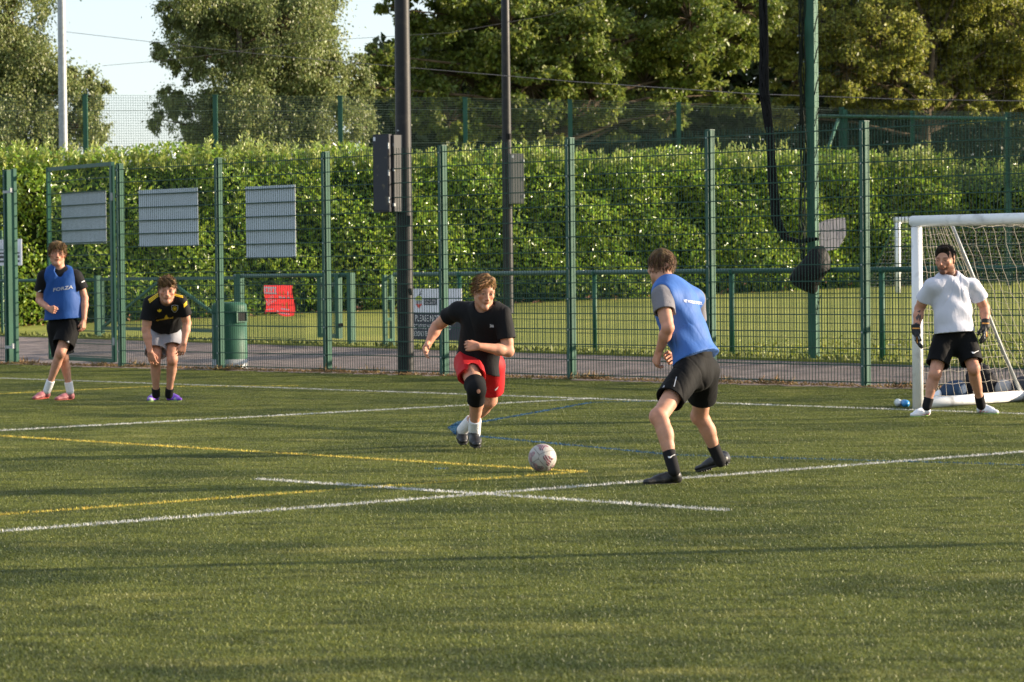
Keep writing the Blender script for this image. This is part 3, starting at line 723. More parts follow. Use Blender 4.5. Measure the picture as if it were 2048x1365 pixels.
cable([P(131, 64, dl), P(300, 84, 75), P(560, 113, 69), P(800, 134, 62), P(1150, 164, 52), P(1500, 188, 44), P(1800, 199, 40), P(2150, 204, 37)], .0068, 'long thin cable running from the lamp column across the trees to the right')
cable([P(205, 132, 82), P(300, 124, 82), P(400, 113, 81), P(620, 83, 78), P(900, 66, 74), P(1100, 30, 70), P(1250, -20, 66)], .006, 'faint thin cable rising to the right in front of the birch')

# ================================================================== goals
def goal(base, r, height, width, gdir, bdir, zf, label, net_m, sq, top_d, bot_d, nr=.0035, far=False):
    g = empty('football_goal', base); tag(g, label, 'goal')
    up = np.array([0, 0, 1.0]); b2 = base + gdir * width
    def Z(p): q = np.array(p, float); q[2] = zf(q); return q
    for p in (base, b2):
        o = MB(); o.tube([Z(p) - (0, 0, .01), Z(p) + up * (height - r * 2 - .004)], r, 16); o.build('post', M['white'], g, True)
    o = MB(); o.tube([base + up * (height - r) - gdir * r * 1.0, b2 + up * (height - r) + gdir * r], r, 16); o.build('crossbar', M['white'], g, True)
    for s, p in ((-1, base), (1, b2)):
        t0 = Z(p) + up * (height - r * 1.2); t1 = t0 + bdir * top_d; e = Z(p + bdir * bot_d) + up * r * 1.1
        o = MB(); o.tube([t0 + bdir * r, t1], r * .42, 10); o.build('top_stay', M['white'], g, True)
        o = MB(); o.tube([t1, t1 + (e - t1) * .3 - up * .0, t1 + (e - t1) * .7 - up * .02, e], r * .34, 10); o.build('back_stay', M['galv'] if not far else M['white'], g, True)
        o = MB(); o.tube([Z(p) + up * r * 1.02 + bdir * r * 1.2, e], r * 1.0, 14); o.build('ground_bar', M['white'], g, True)
    o = MB(); o.tube([Z(base + bdir * bot_d) + up * r - gdir * .06, Z(b2 + bdir * bot_d) + up * r + gdir * .06], r * 1.0, 14); o.build('ground_bar', M['white'], g, True)
    H = height - r
    def side(p):
        def f(u, v):                                       # u back, v up
            lo = Z(p + bdir * (u * bot_d)) + up * r * 2; hi = p + bdir * (u * top_d) + up * H
            q = lo * (1 - v) + hi * v; return q + bdir * .05 * math.sin(v * 3.1) * (1 - u) * .3 + gdir * .05 * math.sin(v * 3.14) * math.sin(u * 3.14)
        return f
    def back(u, v):
        lo = Z(base + gdir * u * width + bdir * bot_d) + up * r * 2; hi = base + gdir * u * width + bdir * top_d + up * H
        q = lo * (1 - v) + hi * v; return q - bdir * .14 * math.sin(v * 3.14) * (.6 + .4 * math.sin(u * 9)) - up * .06 * math.sin(u * 3.14 * 4) * math.sin(v * 3.14)
    def top(u, v): return base + gdir * u * width + bdir * v * top_d + up * (H - .08 * math.sin(u * 3.14) * math.sin(v * 3.14) - .03 * abs(math.sin(u * 12)))
    for i, (f, nu, nv) in enumerate(((side(base), int(bot_d / sq), int(H / sq)), (side(b2), int(bot_d / sq), int(H / sq)), (back, int(width / sq), int(H / sq * 1.1)), (top, int(width / sq), max(2, int(top_d / sq))))):
        nm = net_grid('net', f, None, None, nu, nv, nr, net_m, g, seed=i, jitter=.008); nm['kind'] = 'stuff'
    return g
GB = Gp(1836, 819); dg_ = depth(GB); rG = 11 * dg_ / FPX
GH = P(1835, 432, dg_)[2]
gdir = nrm(Gp(2300, 837) - Gp(1836, 821)); bdir = nrm(Gp(2048, 797) - Gp(1855, 811)); bdir[2] = 0
goal(GB, rG, GH, 3.7, gdir, bdir, lambda q: 0.0, 'white goal nearest the camera with a tan net, beside the goalkeeper', M['net'], .125, .62, 1.95, nr=.0018)
FG = GL(1796, 602); dfg = depth(FG); rF = 6.0 * dfg / FPX; FGH = P(1796, 434, dfg)[2] - FG[2]
# far goal is set square to the hedge
fgd = HDXY; fbd = -HN
g = empty('football_goal', FG); tag(g, 'white goal standing far behind the fence on the lawn by the hedge', 'goal')
zf = lambda q: np.array([q[0], q[1], lawn_z(q[0], q[1])])
up = np.array([0, 0, 1.0]); F2 = zf(FG + fgd * 5.0)
top_z = P(1796, 440, dfg)[2]
o = MB(); o.tube([FG, np.array([FG[0], FG[1], top_z - rF])], rF, 12); o.build('post', M['white'], g, True)
o = MB(); o.tube([F2, np.array([F2[0], F2[1], top_z - rF])], rF, 12); o.build('post', M['white'], g, True)
o = MB(); o.tube([np.array([FG[0], FG[1], top_z]) - fgd * rF, np.array([F2[0], F2[1], top_z]) + fgd * rF], rF, 12); o.build('crossbar', M['white'], g, True)
o = MB(); o.tube([FG + up * rF + fgd * rF, F2 + up * rF], rF * .9, 12); o.build('ground_bar', M['white'], g, True)
bk = [zf(FG + fbd * 1.6) + up * .06, zf(F2 + fbd * 1.6) + up * .06]
o = MB(); o.tube([bk[0], bk[1]], rF * .6, 10); o.build('ground_bar', M['bgreen'], g, True)
for a, c in ((FG, bk[0]), (F2, bk[1])):
    o = MB(); o.tube([np.array([a[0], a[1], top_z]), c], rF * .16, 8); o.build('back_stay', M['bgreen'], g, True)
def fback(u, v):
    lo = bk[0] * (1 - u) + bk[1] * u; hi = np.array([*(FG * (1 - u) + F2 * u)[:2], top_z]); return lo * (1 - v) + hi * v - up * .1 * math.sin(v * 3.14)
nm = net_grid('net', fback, None, None, 40, 22, .0028, M['net_pale'], g, jitter=.01); nm['kind'] = 'stuff'
# the green base bar beside the far goal
o = MB(); a, c = GL(1570, 604), GL(1690, 597); o.tube([a + up * .06, c + up * .06], .06, 8); o.tube([GL(1640, 604) + up * .06, GL(1570, 604) + up * .1], .05, 8)
ob = o.build('ground_frame', M['bgreen'], None, True); tag(ob, 'pale green frame bar lying on the lawn at the foot of the hedge', 'frame')

# ================================================================== hedge and ball-stop fence behind it
def leaf_mesh(name, pos, dirs, nors, ln, wd, m, fold=.25, parent=None):
    n = len(pos); d = dirs / np.linalg.norm(dirs, axis=1)[:, None]
    s = np.cross(d, nors); s /= np.linalg.norm(s, axis=1)[:, None] + 1e-9; nn = np.cross(s, d)
    ln = np.broadcast_to(ln, (n,))[:, None]; wd = np.broadcast_to(wd, (n,))[:, None]
    v = np.stack([pos, pos + d * ln * .5 + s * wd * .5 + nn * wd * fold, pos + d * ln - nn * ln * .12, pos + d * ln * .5 - s * wd * .5 + nn * wd * fold], 1).reshape(-1, 3)
    i = np.arange(n)[:, None] * 4
    f = np.concatenate([i + np.array([[0, 2, 1]]), i + np.array([[0, 3, 2]])], 0)
    return np_mesh(name, v, f, m, parent)
def rvec(n, r): v = r.normal(0, 1, (n, 3)); return v / np.linalg.norm(v, axis=1)[:, None]
M['laurel'] = mat('laurel_leaf', (0.25, 0.36, 0.045), 0.26, 0.9, island=.5, trans=.45)
M['laurel_young'] = mat('young_laurel_leaf', (0.37, 0.43, 0.115), 0.35, 0.5, island=.25, trans=.35)
M['hedge_core'] = mat('hedge_dark_fill', (0.012, 0.02, 0.006), .9, .1, var=.4, vscale=4)  # solid fill, shade between the leaves put into its near-black colour
def hedge(p, q, ztop, n_, label, leaves, seed, shoots):
    """a clipped laurel hedge from p to q; n_ = normal of the face we see"""
    r = np.random.default_rng(seed); d = q - p; ln = np.linalg.norm(d[:2]); d = d / ln; h = np.array([hh for hh in ztop])
    root = empty('hedge', (p + q) / 2); tag(root, label, 'hedge')
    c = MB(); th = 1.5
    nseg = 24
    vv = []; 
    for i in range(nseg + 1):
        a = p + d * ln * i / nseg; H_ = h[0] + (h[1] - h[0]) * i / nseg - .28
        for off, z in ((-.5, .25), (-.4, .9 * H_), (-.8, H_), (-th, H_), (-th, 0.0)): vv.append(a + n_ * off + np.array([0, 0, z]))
    c.add(vv, [(i * 5 + j, i * 5 + j + 1, (i + 1) * 5 + j + 1, (i + 1) * 5 + j) for i in range(nseg) for j in range(4)]); c.build('dark_core', M['hedge_core'], root)
    t = r.uniform(0, 1, leaves); zz = r.uniform(0, 1, leaves) ** .9; dep = r.exponential(.13, leaves)
    H_ = h[0] + (h[1] - h[0]) * t
    bulge = .16 * np.sin(t * ln * 1.1 + 2 * np.sin(zz * 4)) + .12 * np.sin(t * ln * 2.7 + zz * 9) + .10 * np.sin(zz * 15 + t * ln)
    topcut = np.clip((zz - .86) / .14, 0, 1)
    pos = p + t[:, None] * d * ln + n_ * (bulge - dep - 1.0 * topcut * r.uniform(0, 1, leaves) ** 2 - .25 * (zz < .1))[:, None]; pos[:, 2] += .12 + zz * (H_ - .2) + topcut * r.uniform(-.3, .25, leaves)
    nor = n_ * .7 + rvec(leaves, r) * .9 + np.array([0, 0, .35])
    dr = rvec(leaves, r) + np.array([0, 0, -.35]) + n_ * .3
    nt_ = leaves // 4; tt = r.uniform(0, 1, nt_); top_ = p + tt[:, None] * d * ln - n_ * r.uniform(-.05, 1.5, nt_)[:, None]; top_[:, 2] += h[0] + (h[1] - h[0]) * tt + .12 * np.sin(tt * ln * 1.3) - r.uniform(-.10, .75, nt_)
    pos = np.concatenate([pos, top_]); nor = np.concatenate([nor, rvec(nt_, r) + np.array([.3, -.3, .4])]); dr = np.concatenate([dr, rvec(nt_, r) + np.array([0, 0, .4])]); leaves += nt_
    sz = r.uniform(.095, .18, leaves)
    leaf_mesh('foliage', pos, dr, nor, sz, sz * .42, M['laurel'], parent=root)['kind'] = 'stuff'
    ns = shoots; t = r.uniform(0, 1, ns); P_, D_, N_, S_ = [], [], [], []
    base = p + t[:, None] * d * ln - n_ * (r.uniform(-.1, 1.2, ns))[:, None]; base[:, 2] += h[0] + (h[1] - h[0]) * t - r.uniform(.15, .5, ns)
    hs = r.uniform(.2, .48, ns) * (1 + .35 * np.sin(t * ln * .9)); lean = rvec(ns, r) * .28 + np.array([0, 0, 1])
    for k in range(13):
        u = k / 12; dirs = rvec(ns, r) * .75 + np.array([0, 0, .85])
        P_.append(base + lean * (hs * u)[:, None]); D_.append(dirs); N_.append(rvec(ns, r) + np.array([.5, -.4, .2])); S_.append(r.uniform(.13, .21, ns) * (1.1 - .35 * u))
    S_ = np.concatenate(S_)
    leaf_mesh('young_shoots', np.concatenate(P_), np.concatenate(D_), np.concatenate(N_), S_, S_ * .33, M['laurel_young'], parent=root)['kind'] = 'stuff'
    return root
def hz_at(px, py, p): return P(px, py, depth(p))[2] - p[2]
def on_hedge(px):
    lo, hi = -30, 60
    for _ in range(50):
        mid = (lo + hi) / 2
        if proj(HA + HDIR * mid)[0] < px: lo = mid
        else: hi = mid
    return HA + HDIR * lo
H0, H1 = on_hedge(-120), on_hedge(1918)
hedge(H0, H1, (hz_at(-120, 302, H0), hz_at(1918, 314, H1)), HN, 'long bright green laurel hedge along the back of the lawn, in full sun', 52000, 11, 900)
hr = H1 + np.array([12.0, 0.2, 0]); hr[2] = lawn_z(hr[0], hr[1])
hnr = nrm([(hr - H1)[1], -(hr - H1)[0], 0])
hedge(H1 + np.array([-.8, .55, 0]), hr, (hz_at(1930, 338, H1), hz_at(2048, 322, H1)), hnr, 'dark shaded hedge at the right edge, behind the top of the near goal', 12000, 12, 120)
# dead leaves under the hedge
M['litter'] = mat('dead_leaves', (0.30, 0.16, 0.09), .8, .2, island=.5)
r = np.random.default_rng(5); n = 5200
t = r.uniform(0, 1, n); pos = H0 + t[:, None] * (H1 - H0) + HN * (r.normal(.15, .45, n))[:, None]; pos[:, 2] = LP[0] * pos[:, 0] + LP[1] * pos[:, 1] + LP[2] + r.exponential(.07, n) + .02
ob = leaf_mesh('leaf_litter', pos, rvec(n, r) * np.array([1, 1, .3]), rvec(n, r) * .6 + np.array([0, 0, 1]), r.uniform(.08, .16, n), r.uniform(.05, .09, n), M['litter']); tag(ob, kind='stuff')
M['straw'] = mat('dry_grass', (0.27, 0.18, 0.085), .8, .2, island=.4, trans=.2)
n = 9000; t = r.uniform(-9, 26, n) ; pos = FA + t[:, None] * FDIR - FN * (r.normal(.05, .10, n))[:, None]; pos[:, 2] = .005
hgt = r.uniform(.02, .07, n) * (1 + 1.2 * (np.sin(t * 1.7) * np.sin(t * 4.1) > .35))
ob = leaf_mesh('dry_grass', pos, rvec(n, r) * np.array([1, 1, .5]) + np.array([0, 0, .6]), rvec(n, r), hgt, r.uniform(.006, .02, n), M['straw']); tag(ob, kind='stuff')
n = 2600; t = r.uniform(-20, 45, n); pos = RA + t[:, None] * RDIR + rn * (r.normal(.28, .07, n))[:, None]; pos[:, 2] = ZR
ob = leaf_mesh('grass_edge', pos, rvec(n, r) * np.array([1, 1, .3]) + np.array([0, 0, 1]), rvec(n, r), r.uniform(.04, .12, n), r.uniform(.02, .05, n), M['turf']); tag(ob, kind='stuff')
# far lawn fibres, sparse tufts so that it catches the low sun
n = 42000; y = r.uniform(37, 84, n); x = r.uniform(-1, 1, n) * (y * .185); pos = np.stack([x, y, np.zeros(n)], 1)
pos = pos[((pos - (RA + rn * .15)) @ rn) < 0]; pos = pos[((pos - HA) @ HN) > .1]; pos[:, 2] = pos @ np.array([LP[0], LP[1], 0]) + LP[2]
M['lawn_blade'] = mat('lawn_fibre', (0.25, 0.275, 0.042), .5, .3, island=.3, trans=.25)
v, f = blades(pos, .05, .03, .8, r); tag(np_mesh('lawn_grass', v, f, M['lawn_blade']), kind='stuff')
a, c = GL(560, 663), GL(2200, 700); s = np.array([0, 0, .006]); wv = nrm(np.cross(c - a, [0, 0, 1])) * .06
b = MB(); b.add([a - wv + s, a + wv + s, c + wv + s, c - wv + s], [(0, 1, 2, 3)]); tag(b.build('painted_line', M['line_w']), kind='structure')

# tall fence behind the hedge
DF0 = 76.5
bfx = [(-60, 191), (170, 191), (430, 192), (680, 194), (930, 197), (1140, 201), (1357, 207), (1683, 217)]
bf = empty('ball_stop_fence', P(680, 640, 80)); tag(bf, 'high green square-mesh fence rising behind the sunlit hedge', 'fence')
bfp = []
for x, y in bfx:
    dd = 78 * (1 + .13 * (x - 170) / 1513); tp_ = P(x, y, dd); bp_ = np.array([tp_[0], tp_[1], lawn_z(tp_[0], tp_[1]) - .1]); bfp.append((bp_, tp_, dd))
    rp_ = 4.6 * dd / FPX
    o = MB(); o.box((bp_ + tp_) / 2, (rp_, 0, 0), (0, rp_, 0), (0, 0, (tp_[2] - bp_[2]) / 2)); po = o.build('post', M['bgreen'], bf)
    o = MB(); o.box(tp_ + (0, 0, .015), (rp_ * 1.2, 0, 0), (0, rp_ * 1.2, 0), (0, 0, .015)); o.build('post_cap', M['dark_green'], po)
M['wire_far'] = mat('far_fence_wire', (0.02, 0.05, 0.036), .45, .4)
def far_panel(a, b_, par):
    (p0, t0, _), (p1, t1, _) = a, b_; k = MB(); fnn = nrm(np.cross(t1 - t0, [0, 0, 1])); fnn = fnn if fnn[1] < 0 else -fnn
    zlo = lambda u: (p0[2] * (1 - u) + p1[2] * u) + 2.9
    ln = np.linalg.norm(t1 - t0); n = int(ln / .066)
    for i in range(1, n):
        u = i / n; q = t0 * (1 - u) + t1 * u; k.beam(np.array([q[0], q[1], zlo(u)]), q, .0062, .0062)
    H_ = t0[2] - zlo(0); m_ = int(H_ / .066)
    for j in range(m_ + 1):
        u = j / m_; k.beam(np.array([t0[0], t0[1], zlo(0) + (t0[2] - zlo(0)) * u]) + fnn * .01, np.array([t1[0], t1[1], zlo(1) + (t1[2] - zlo(1)) * u]) + fnn * .01, .0072, .0072 if j % 14 else .016)
    o = k.build('mesh_panel', M['wire_far'], par); o['kind'] = 'stuff'
for i in range(len(bfp) - 1): far_panel(bfp[i], bfp[i + 1], bf)
bf2 = empty('ball_stop_fence', P(1825, 640, 84)); tag(bf2, 'high mesh fence with a pale top rail at the right behind the hedge corner', 'fence')
bq = []
for x, y, dd in ((1690, 219, 88), (1825, 222, 85), (2015, 225, 78), (2260, 226, 70)):
    tp_ = P(x, y, dd); bp_ = np.array([tp_[0], tp_[1], lawn_z(tp_[0], tp_[1]) - .1]); bq.append((bp_, tp_, dd)); rp_ = 4.6 * dd / FPX
    o = MB(); o.box((bp_ + tp_) / 2, (rp_, 0, 0), (0, rp_, 0), (0, 0, (tp_[2] - bp_[2]) / 2)); o.build('post', M['bgreen'] if x < 2000 else M['dark_green'], bf2)
for i in range(3): far_panel(bq[i], bq[i + 1], bf2)
o = MB(); o.tube([P(1625, 232, 90), P(1690, 233, 87.8), P(1825, 235, 84.8), P(2010, 238, 77.8)], .05, 8); o.build('top_rail', M['bgreen'], bf2, True)
o = MB(); o.tube([P(1676, 240, 87.5), P(1648, 322, 86)], .05, 8); o.build('brace', M['bgreen'], bf2, True)
# torn pale banner hung on the hedge face
dz = depth(on_hedge(1665)) - .7
k = MB(); gx = [(1637, 447, 1640, 500), (1650, 441, 1652, 503), (1664, 438, 1664, 500), (1676, 437, 1678, 496), (1690, 436, 1692, 470)]
vv = [P(x, y, dz + .06 * math.sin(i * 2.1 + j)) for i, (x, y, x2, y2) in enumerate(gx) for j, (x, y) in enumerate(((x, y), ((x + x2) / 2, (y + y2) / 2), (x2, y2)))]
k.add(vv, [(i * 3 + j, i * 3 + j + 1, (i + 1) * 3 + j + 1, (i + 1) * 3 + j) for i in range(4) for j in range(2)])
M['pale_banner'] = mat('pale_pink_banner', (.68, .55, .58), .6, .2, col2=(.16, .13, .17), vscale=2.2, vthr=(.56, .62))
ob = k.build('banner', M['pale_banner'], None, True); tag(ob, 'crumpled pale pink banner in front of the hedge right of the tall post', 'banner')

# ================================================================== trees
M['bark'] = mat('tree_bark', (0.10, 0.075, 0.05), .9, .15, var=.4, vscale=3, bump=.5, bscale=12)
M['birch_bark'] = mat('birch_bark', (0.34, 0.31, 0.28), .8, .2, col2=(.08, .06, .05), vscale=5)
M['birch'] = mat('birch_leaf', (0.21, 0.25, 0.085), .42, .5, island=.5, trans=.42)
M['syc'] = mat('sycamore_leaf', (0.17, 0.215, 0.04), .42, .45, island=.45, trans=.45)
M['syc_warm'] = mat('yellowing_sycamore_leaf', (0.25, 0.265, 0.05), .45, .4, island=.45, trans=.48)
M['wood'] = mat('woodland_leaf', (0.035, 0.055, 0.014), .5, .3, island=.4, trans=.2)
def tree(name, label, trunk, D, blobs, per, leaf, m, seed, hang=0.0, bark='bark', tr=.25, thick=.8, group=None, th=7.0, slope=0.0):
    r = np.random.default_rng(seed); base = P(trunk[0], 640, D); base[2] = .2
    root = empty(name, base); tag(root, label, 'tree', group)
    tb = MB(); fork = base + np.array([0, 0, th * .35]); apex = base + np.array([r.normal(0, .4), r.normal(0, .4), th + 4])
    tb.tube([base - (0, 0, .3), base + (0, 0, .3), fork, (fork + apex) / 2 + r.normal(0, .15, 3), apex], [tr * 1.35, tr, tr * .8, tr * .5, tr * .12], 10)
    tb.build('trunk', M[bark], root, True)
    PO, DI, NO, SZ = [], [], [], []; br = MB()
    for bi, (x, y, rp) in enumerate(blobs):
        R_ = rp * D / FPX; out_ = y + rp * .9 < 0; c = P(x, y, D + r.uniform(-1, 1) * R_ * thick + slope * (x - trunk[0]) * D / FPX)
        q = fork + (apex - fork) * np.clip((c[2] - fork[2] - R_ * 1.2) / (apex[2] - fork[2]), 0, .9); mid = (q + c) / 2 + np.array([0, 0, .25 * R_]) + r.normal(0, .1, 3) * R_
        br.tube([q, mid, c], [tr * .26, tr * .16, tr * .05], 6)
        subs = max(9, int(26 * R_ ** 1.2))
        for s in range(subs):
            u = rvec(1, r)[0] * r.uniform(.25, 1) ** .4; u[2] *= .85; sc = c + u * R_
            br.tube([c + u * R_ * .1, c + u * R_ * .5 + (0, 0, .1), sc], [tr * .10, tr * .06, tr * .02], 4, caps=False)
            n = int(per * (.2 if out_ else .62) * R_ * r.uniform(.4, 1.5)); rs = R_ * r.uniform(.14, .46 if hang else .34)
            o = r.normal(0, 1, (n, 3)); o /= np.linalg.norm(o, axis=1)[:, None]; o *= (r.uniform(0, 1, n) ** .4)[:, None] * rs
            if hang: o[:, 2] = -np.abs(o[:, 2]) * (1.3 + hang) + rs * .6; o[:, :2] *= .7
            else: o[:, 2] *= .65
            if hang: lo_ = r.uniform(0, 1, n) < .28; o[lo_] = r.normal(0, .27, (lo_.sum(), 3)) * R_ * .8
            PO.append(sc + o); NO.append(rvec(n, r) * .9 + (np.array([.15, -.2, .3]) if not hang else np.array([.2, -.2, .1])) + o / rs * .6)
            DI.append(rvec(n, r) + np.array([0, 0, -.6 - hang]) + o / rs * .6); SZ.append(leaf * (1.8 if out_ else 1) * r.uniform(.7, 1.3, n))
    br.build('branches', M['bark'], root)
    S = np.concatenate(SZ); PO, DI, NO = np.concatenate(PO), np.concatenate(DI), np.concatenate(NO)
    q = PO - CAMP; z = q @ _F; X, Y = 1024 + FPX * (q @ _R) / z, 682.5 + FPX * (q @ _DN) / z     # far fewer, larger leaves where the crown leaves the photograph
    off_ = (Y < -40) | (X < -60) | (X > 2110) | (Y > 420); kp = ~off_ | (r.uniform(0, 1, len(S)) < .25); S = np.where(off_, S * 1.7, S); PO, DI, NO, S = PO[kp], DI[kp], NO[kp], S[kp]
    return leaf_mesh('crown', PO, DI, NO, S, S * (.62 if not hang else .6), m, parent=root, fold=.12)
tree('birch_tree', 'drooping birch at the far left edge, behind the pale lamp column', (20,), 88, [(10, 40, 110), (-70, 120, 130), (50, 130, 80), (20, 230, 95), (70, 260, 65), (155, 175, 48), (185, 200, 36), (150, 255, 58), (195, 265, 28), (110, 190, 55), (125, 270, 50), (10, -90, 110), (-120, -80, 160), (60, -60, 70), (-60, 260, 90), (200, 175, 22)],
     430, .09, M['birch'], 21, hang=.8, bark='birch_bark', slope=.4, thick=1.1)
tree('birch_tree', 'broad drooping birch between the two patches of sky, left of centre', (520,), 94, [(500, -60, 150), (470, 40, 110), (560, 60, 110), (600, 10, 80), (540, 150, 110), (630, 165, 80), (690, 150, 52), (650, 240, 75), (715, 235, 42), (560, 245, 85), (470, 190, 75), (440, 255, 72), (385, 225, 48), (345, 205, 36), (325, 240, 26), (350, 98, 36), (318, 100, 24), (385, 130, 42), (385, 50, 52), (350, 20, 38), (425, 110, 50), (400, -60, 90), (620, -80, 100), (700, 210, 40), (740, 265, 26), (420, 300, 60), (640, 80, 40), (720, 180, 30)],
     430, .093, M['birch'], 22, hang=.8, bark='birch_bark', slope=.5, thick=1.1)
tree('sycamore_tree', 'dense dark green sycamore filling the middle top of the photo', (1130,), 107, [(800, 20, 45), (790, 140, 58), (752, 175, 32), (835, 210, 55), (760, 110, 34), (870, 70, 80), (930, 150, 90), (900, 240, 60), (1010, 60, 110), (1060, 170, 95), (1010, 235, 60), (1150, 80, 110), (1180, 190, 80), (1100, 260, 55), (1270, 60, 110), (1290, 170, 80), (1240, 250, 55), (1380, 40, 100), (1370, 150, 60), (1340, 225, 50), (1450, 80, 70), (1440, 190, 48), (1490, 205, 34), (1480, 20, 80), (870, -100, 120), (1060, -110, 150), (1260, -110, 150), (1430, -110, 130)],
     140, .168, M['syc'], 23, tr=.35, thick=.9, slope=.55)
tree('sycamore_tree', 'yellowing sycamore at the top right, behind the ball-stop net', (1850,), 119, [(1560, 60, 80), (1590, 160, 55), (1650, 50, 90), (1690, 140, 70), (1700, 195, 45), (1760, 70, 100), (1790, 170, 70), (1870, 60, 100), (1880, 160, 75), (1960, 70, 100), (1970, 170, 75), (2050, 70, 100), (2060, 170, 80), (1850, 205, 45), (1940, 210, 45), (1600, -90, 120), (1780, -100, 140), (1960, -100, 140), (1550, 230, 40), (2030, 215, 45)],
     128, .168, M['syc_warm'], 24, tr=.35, thick=1.3, slope=.5)
# the wood behind, one mass
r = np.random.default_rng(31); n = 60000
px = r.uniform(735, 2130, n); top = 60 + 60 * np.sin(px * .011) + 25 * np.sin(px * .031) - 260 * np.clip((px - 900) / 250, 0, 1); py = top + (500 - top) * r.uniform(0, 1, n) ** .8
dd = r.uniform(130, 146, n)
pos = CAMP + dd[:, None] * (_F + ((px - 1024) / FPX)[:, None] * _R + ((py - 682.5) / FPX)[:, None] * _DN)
ob = leaf_mesh('woodland', pos, rvec(n, r), rvec(n, r) + np.array([0, 0, .4]), r.uniform(.36, .62, n), r.uniform(.24, .46, n), M['wood']); tag(ob, kind='stuff')

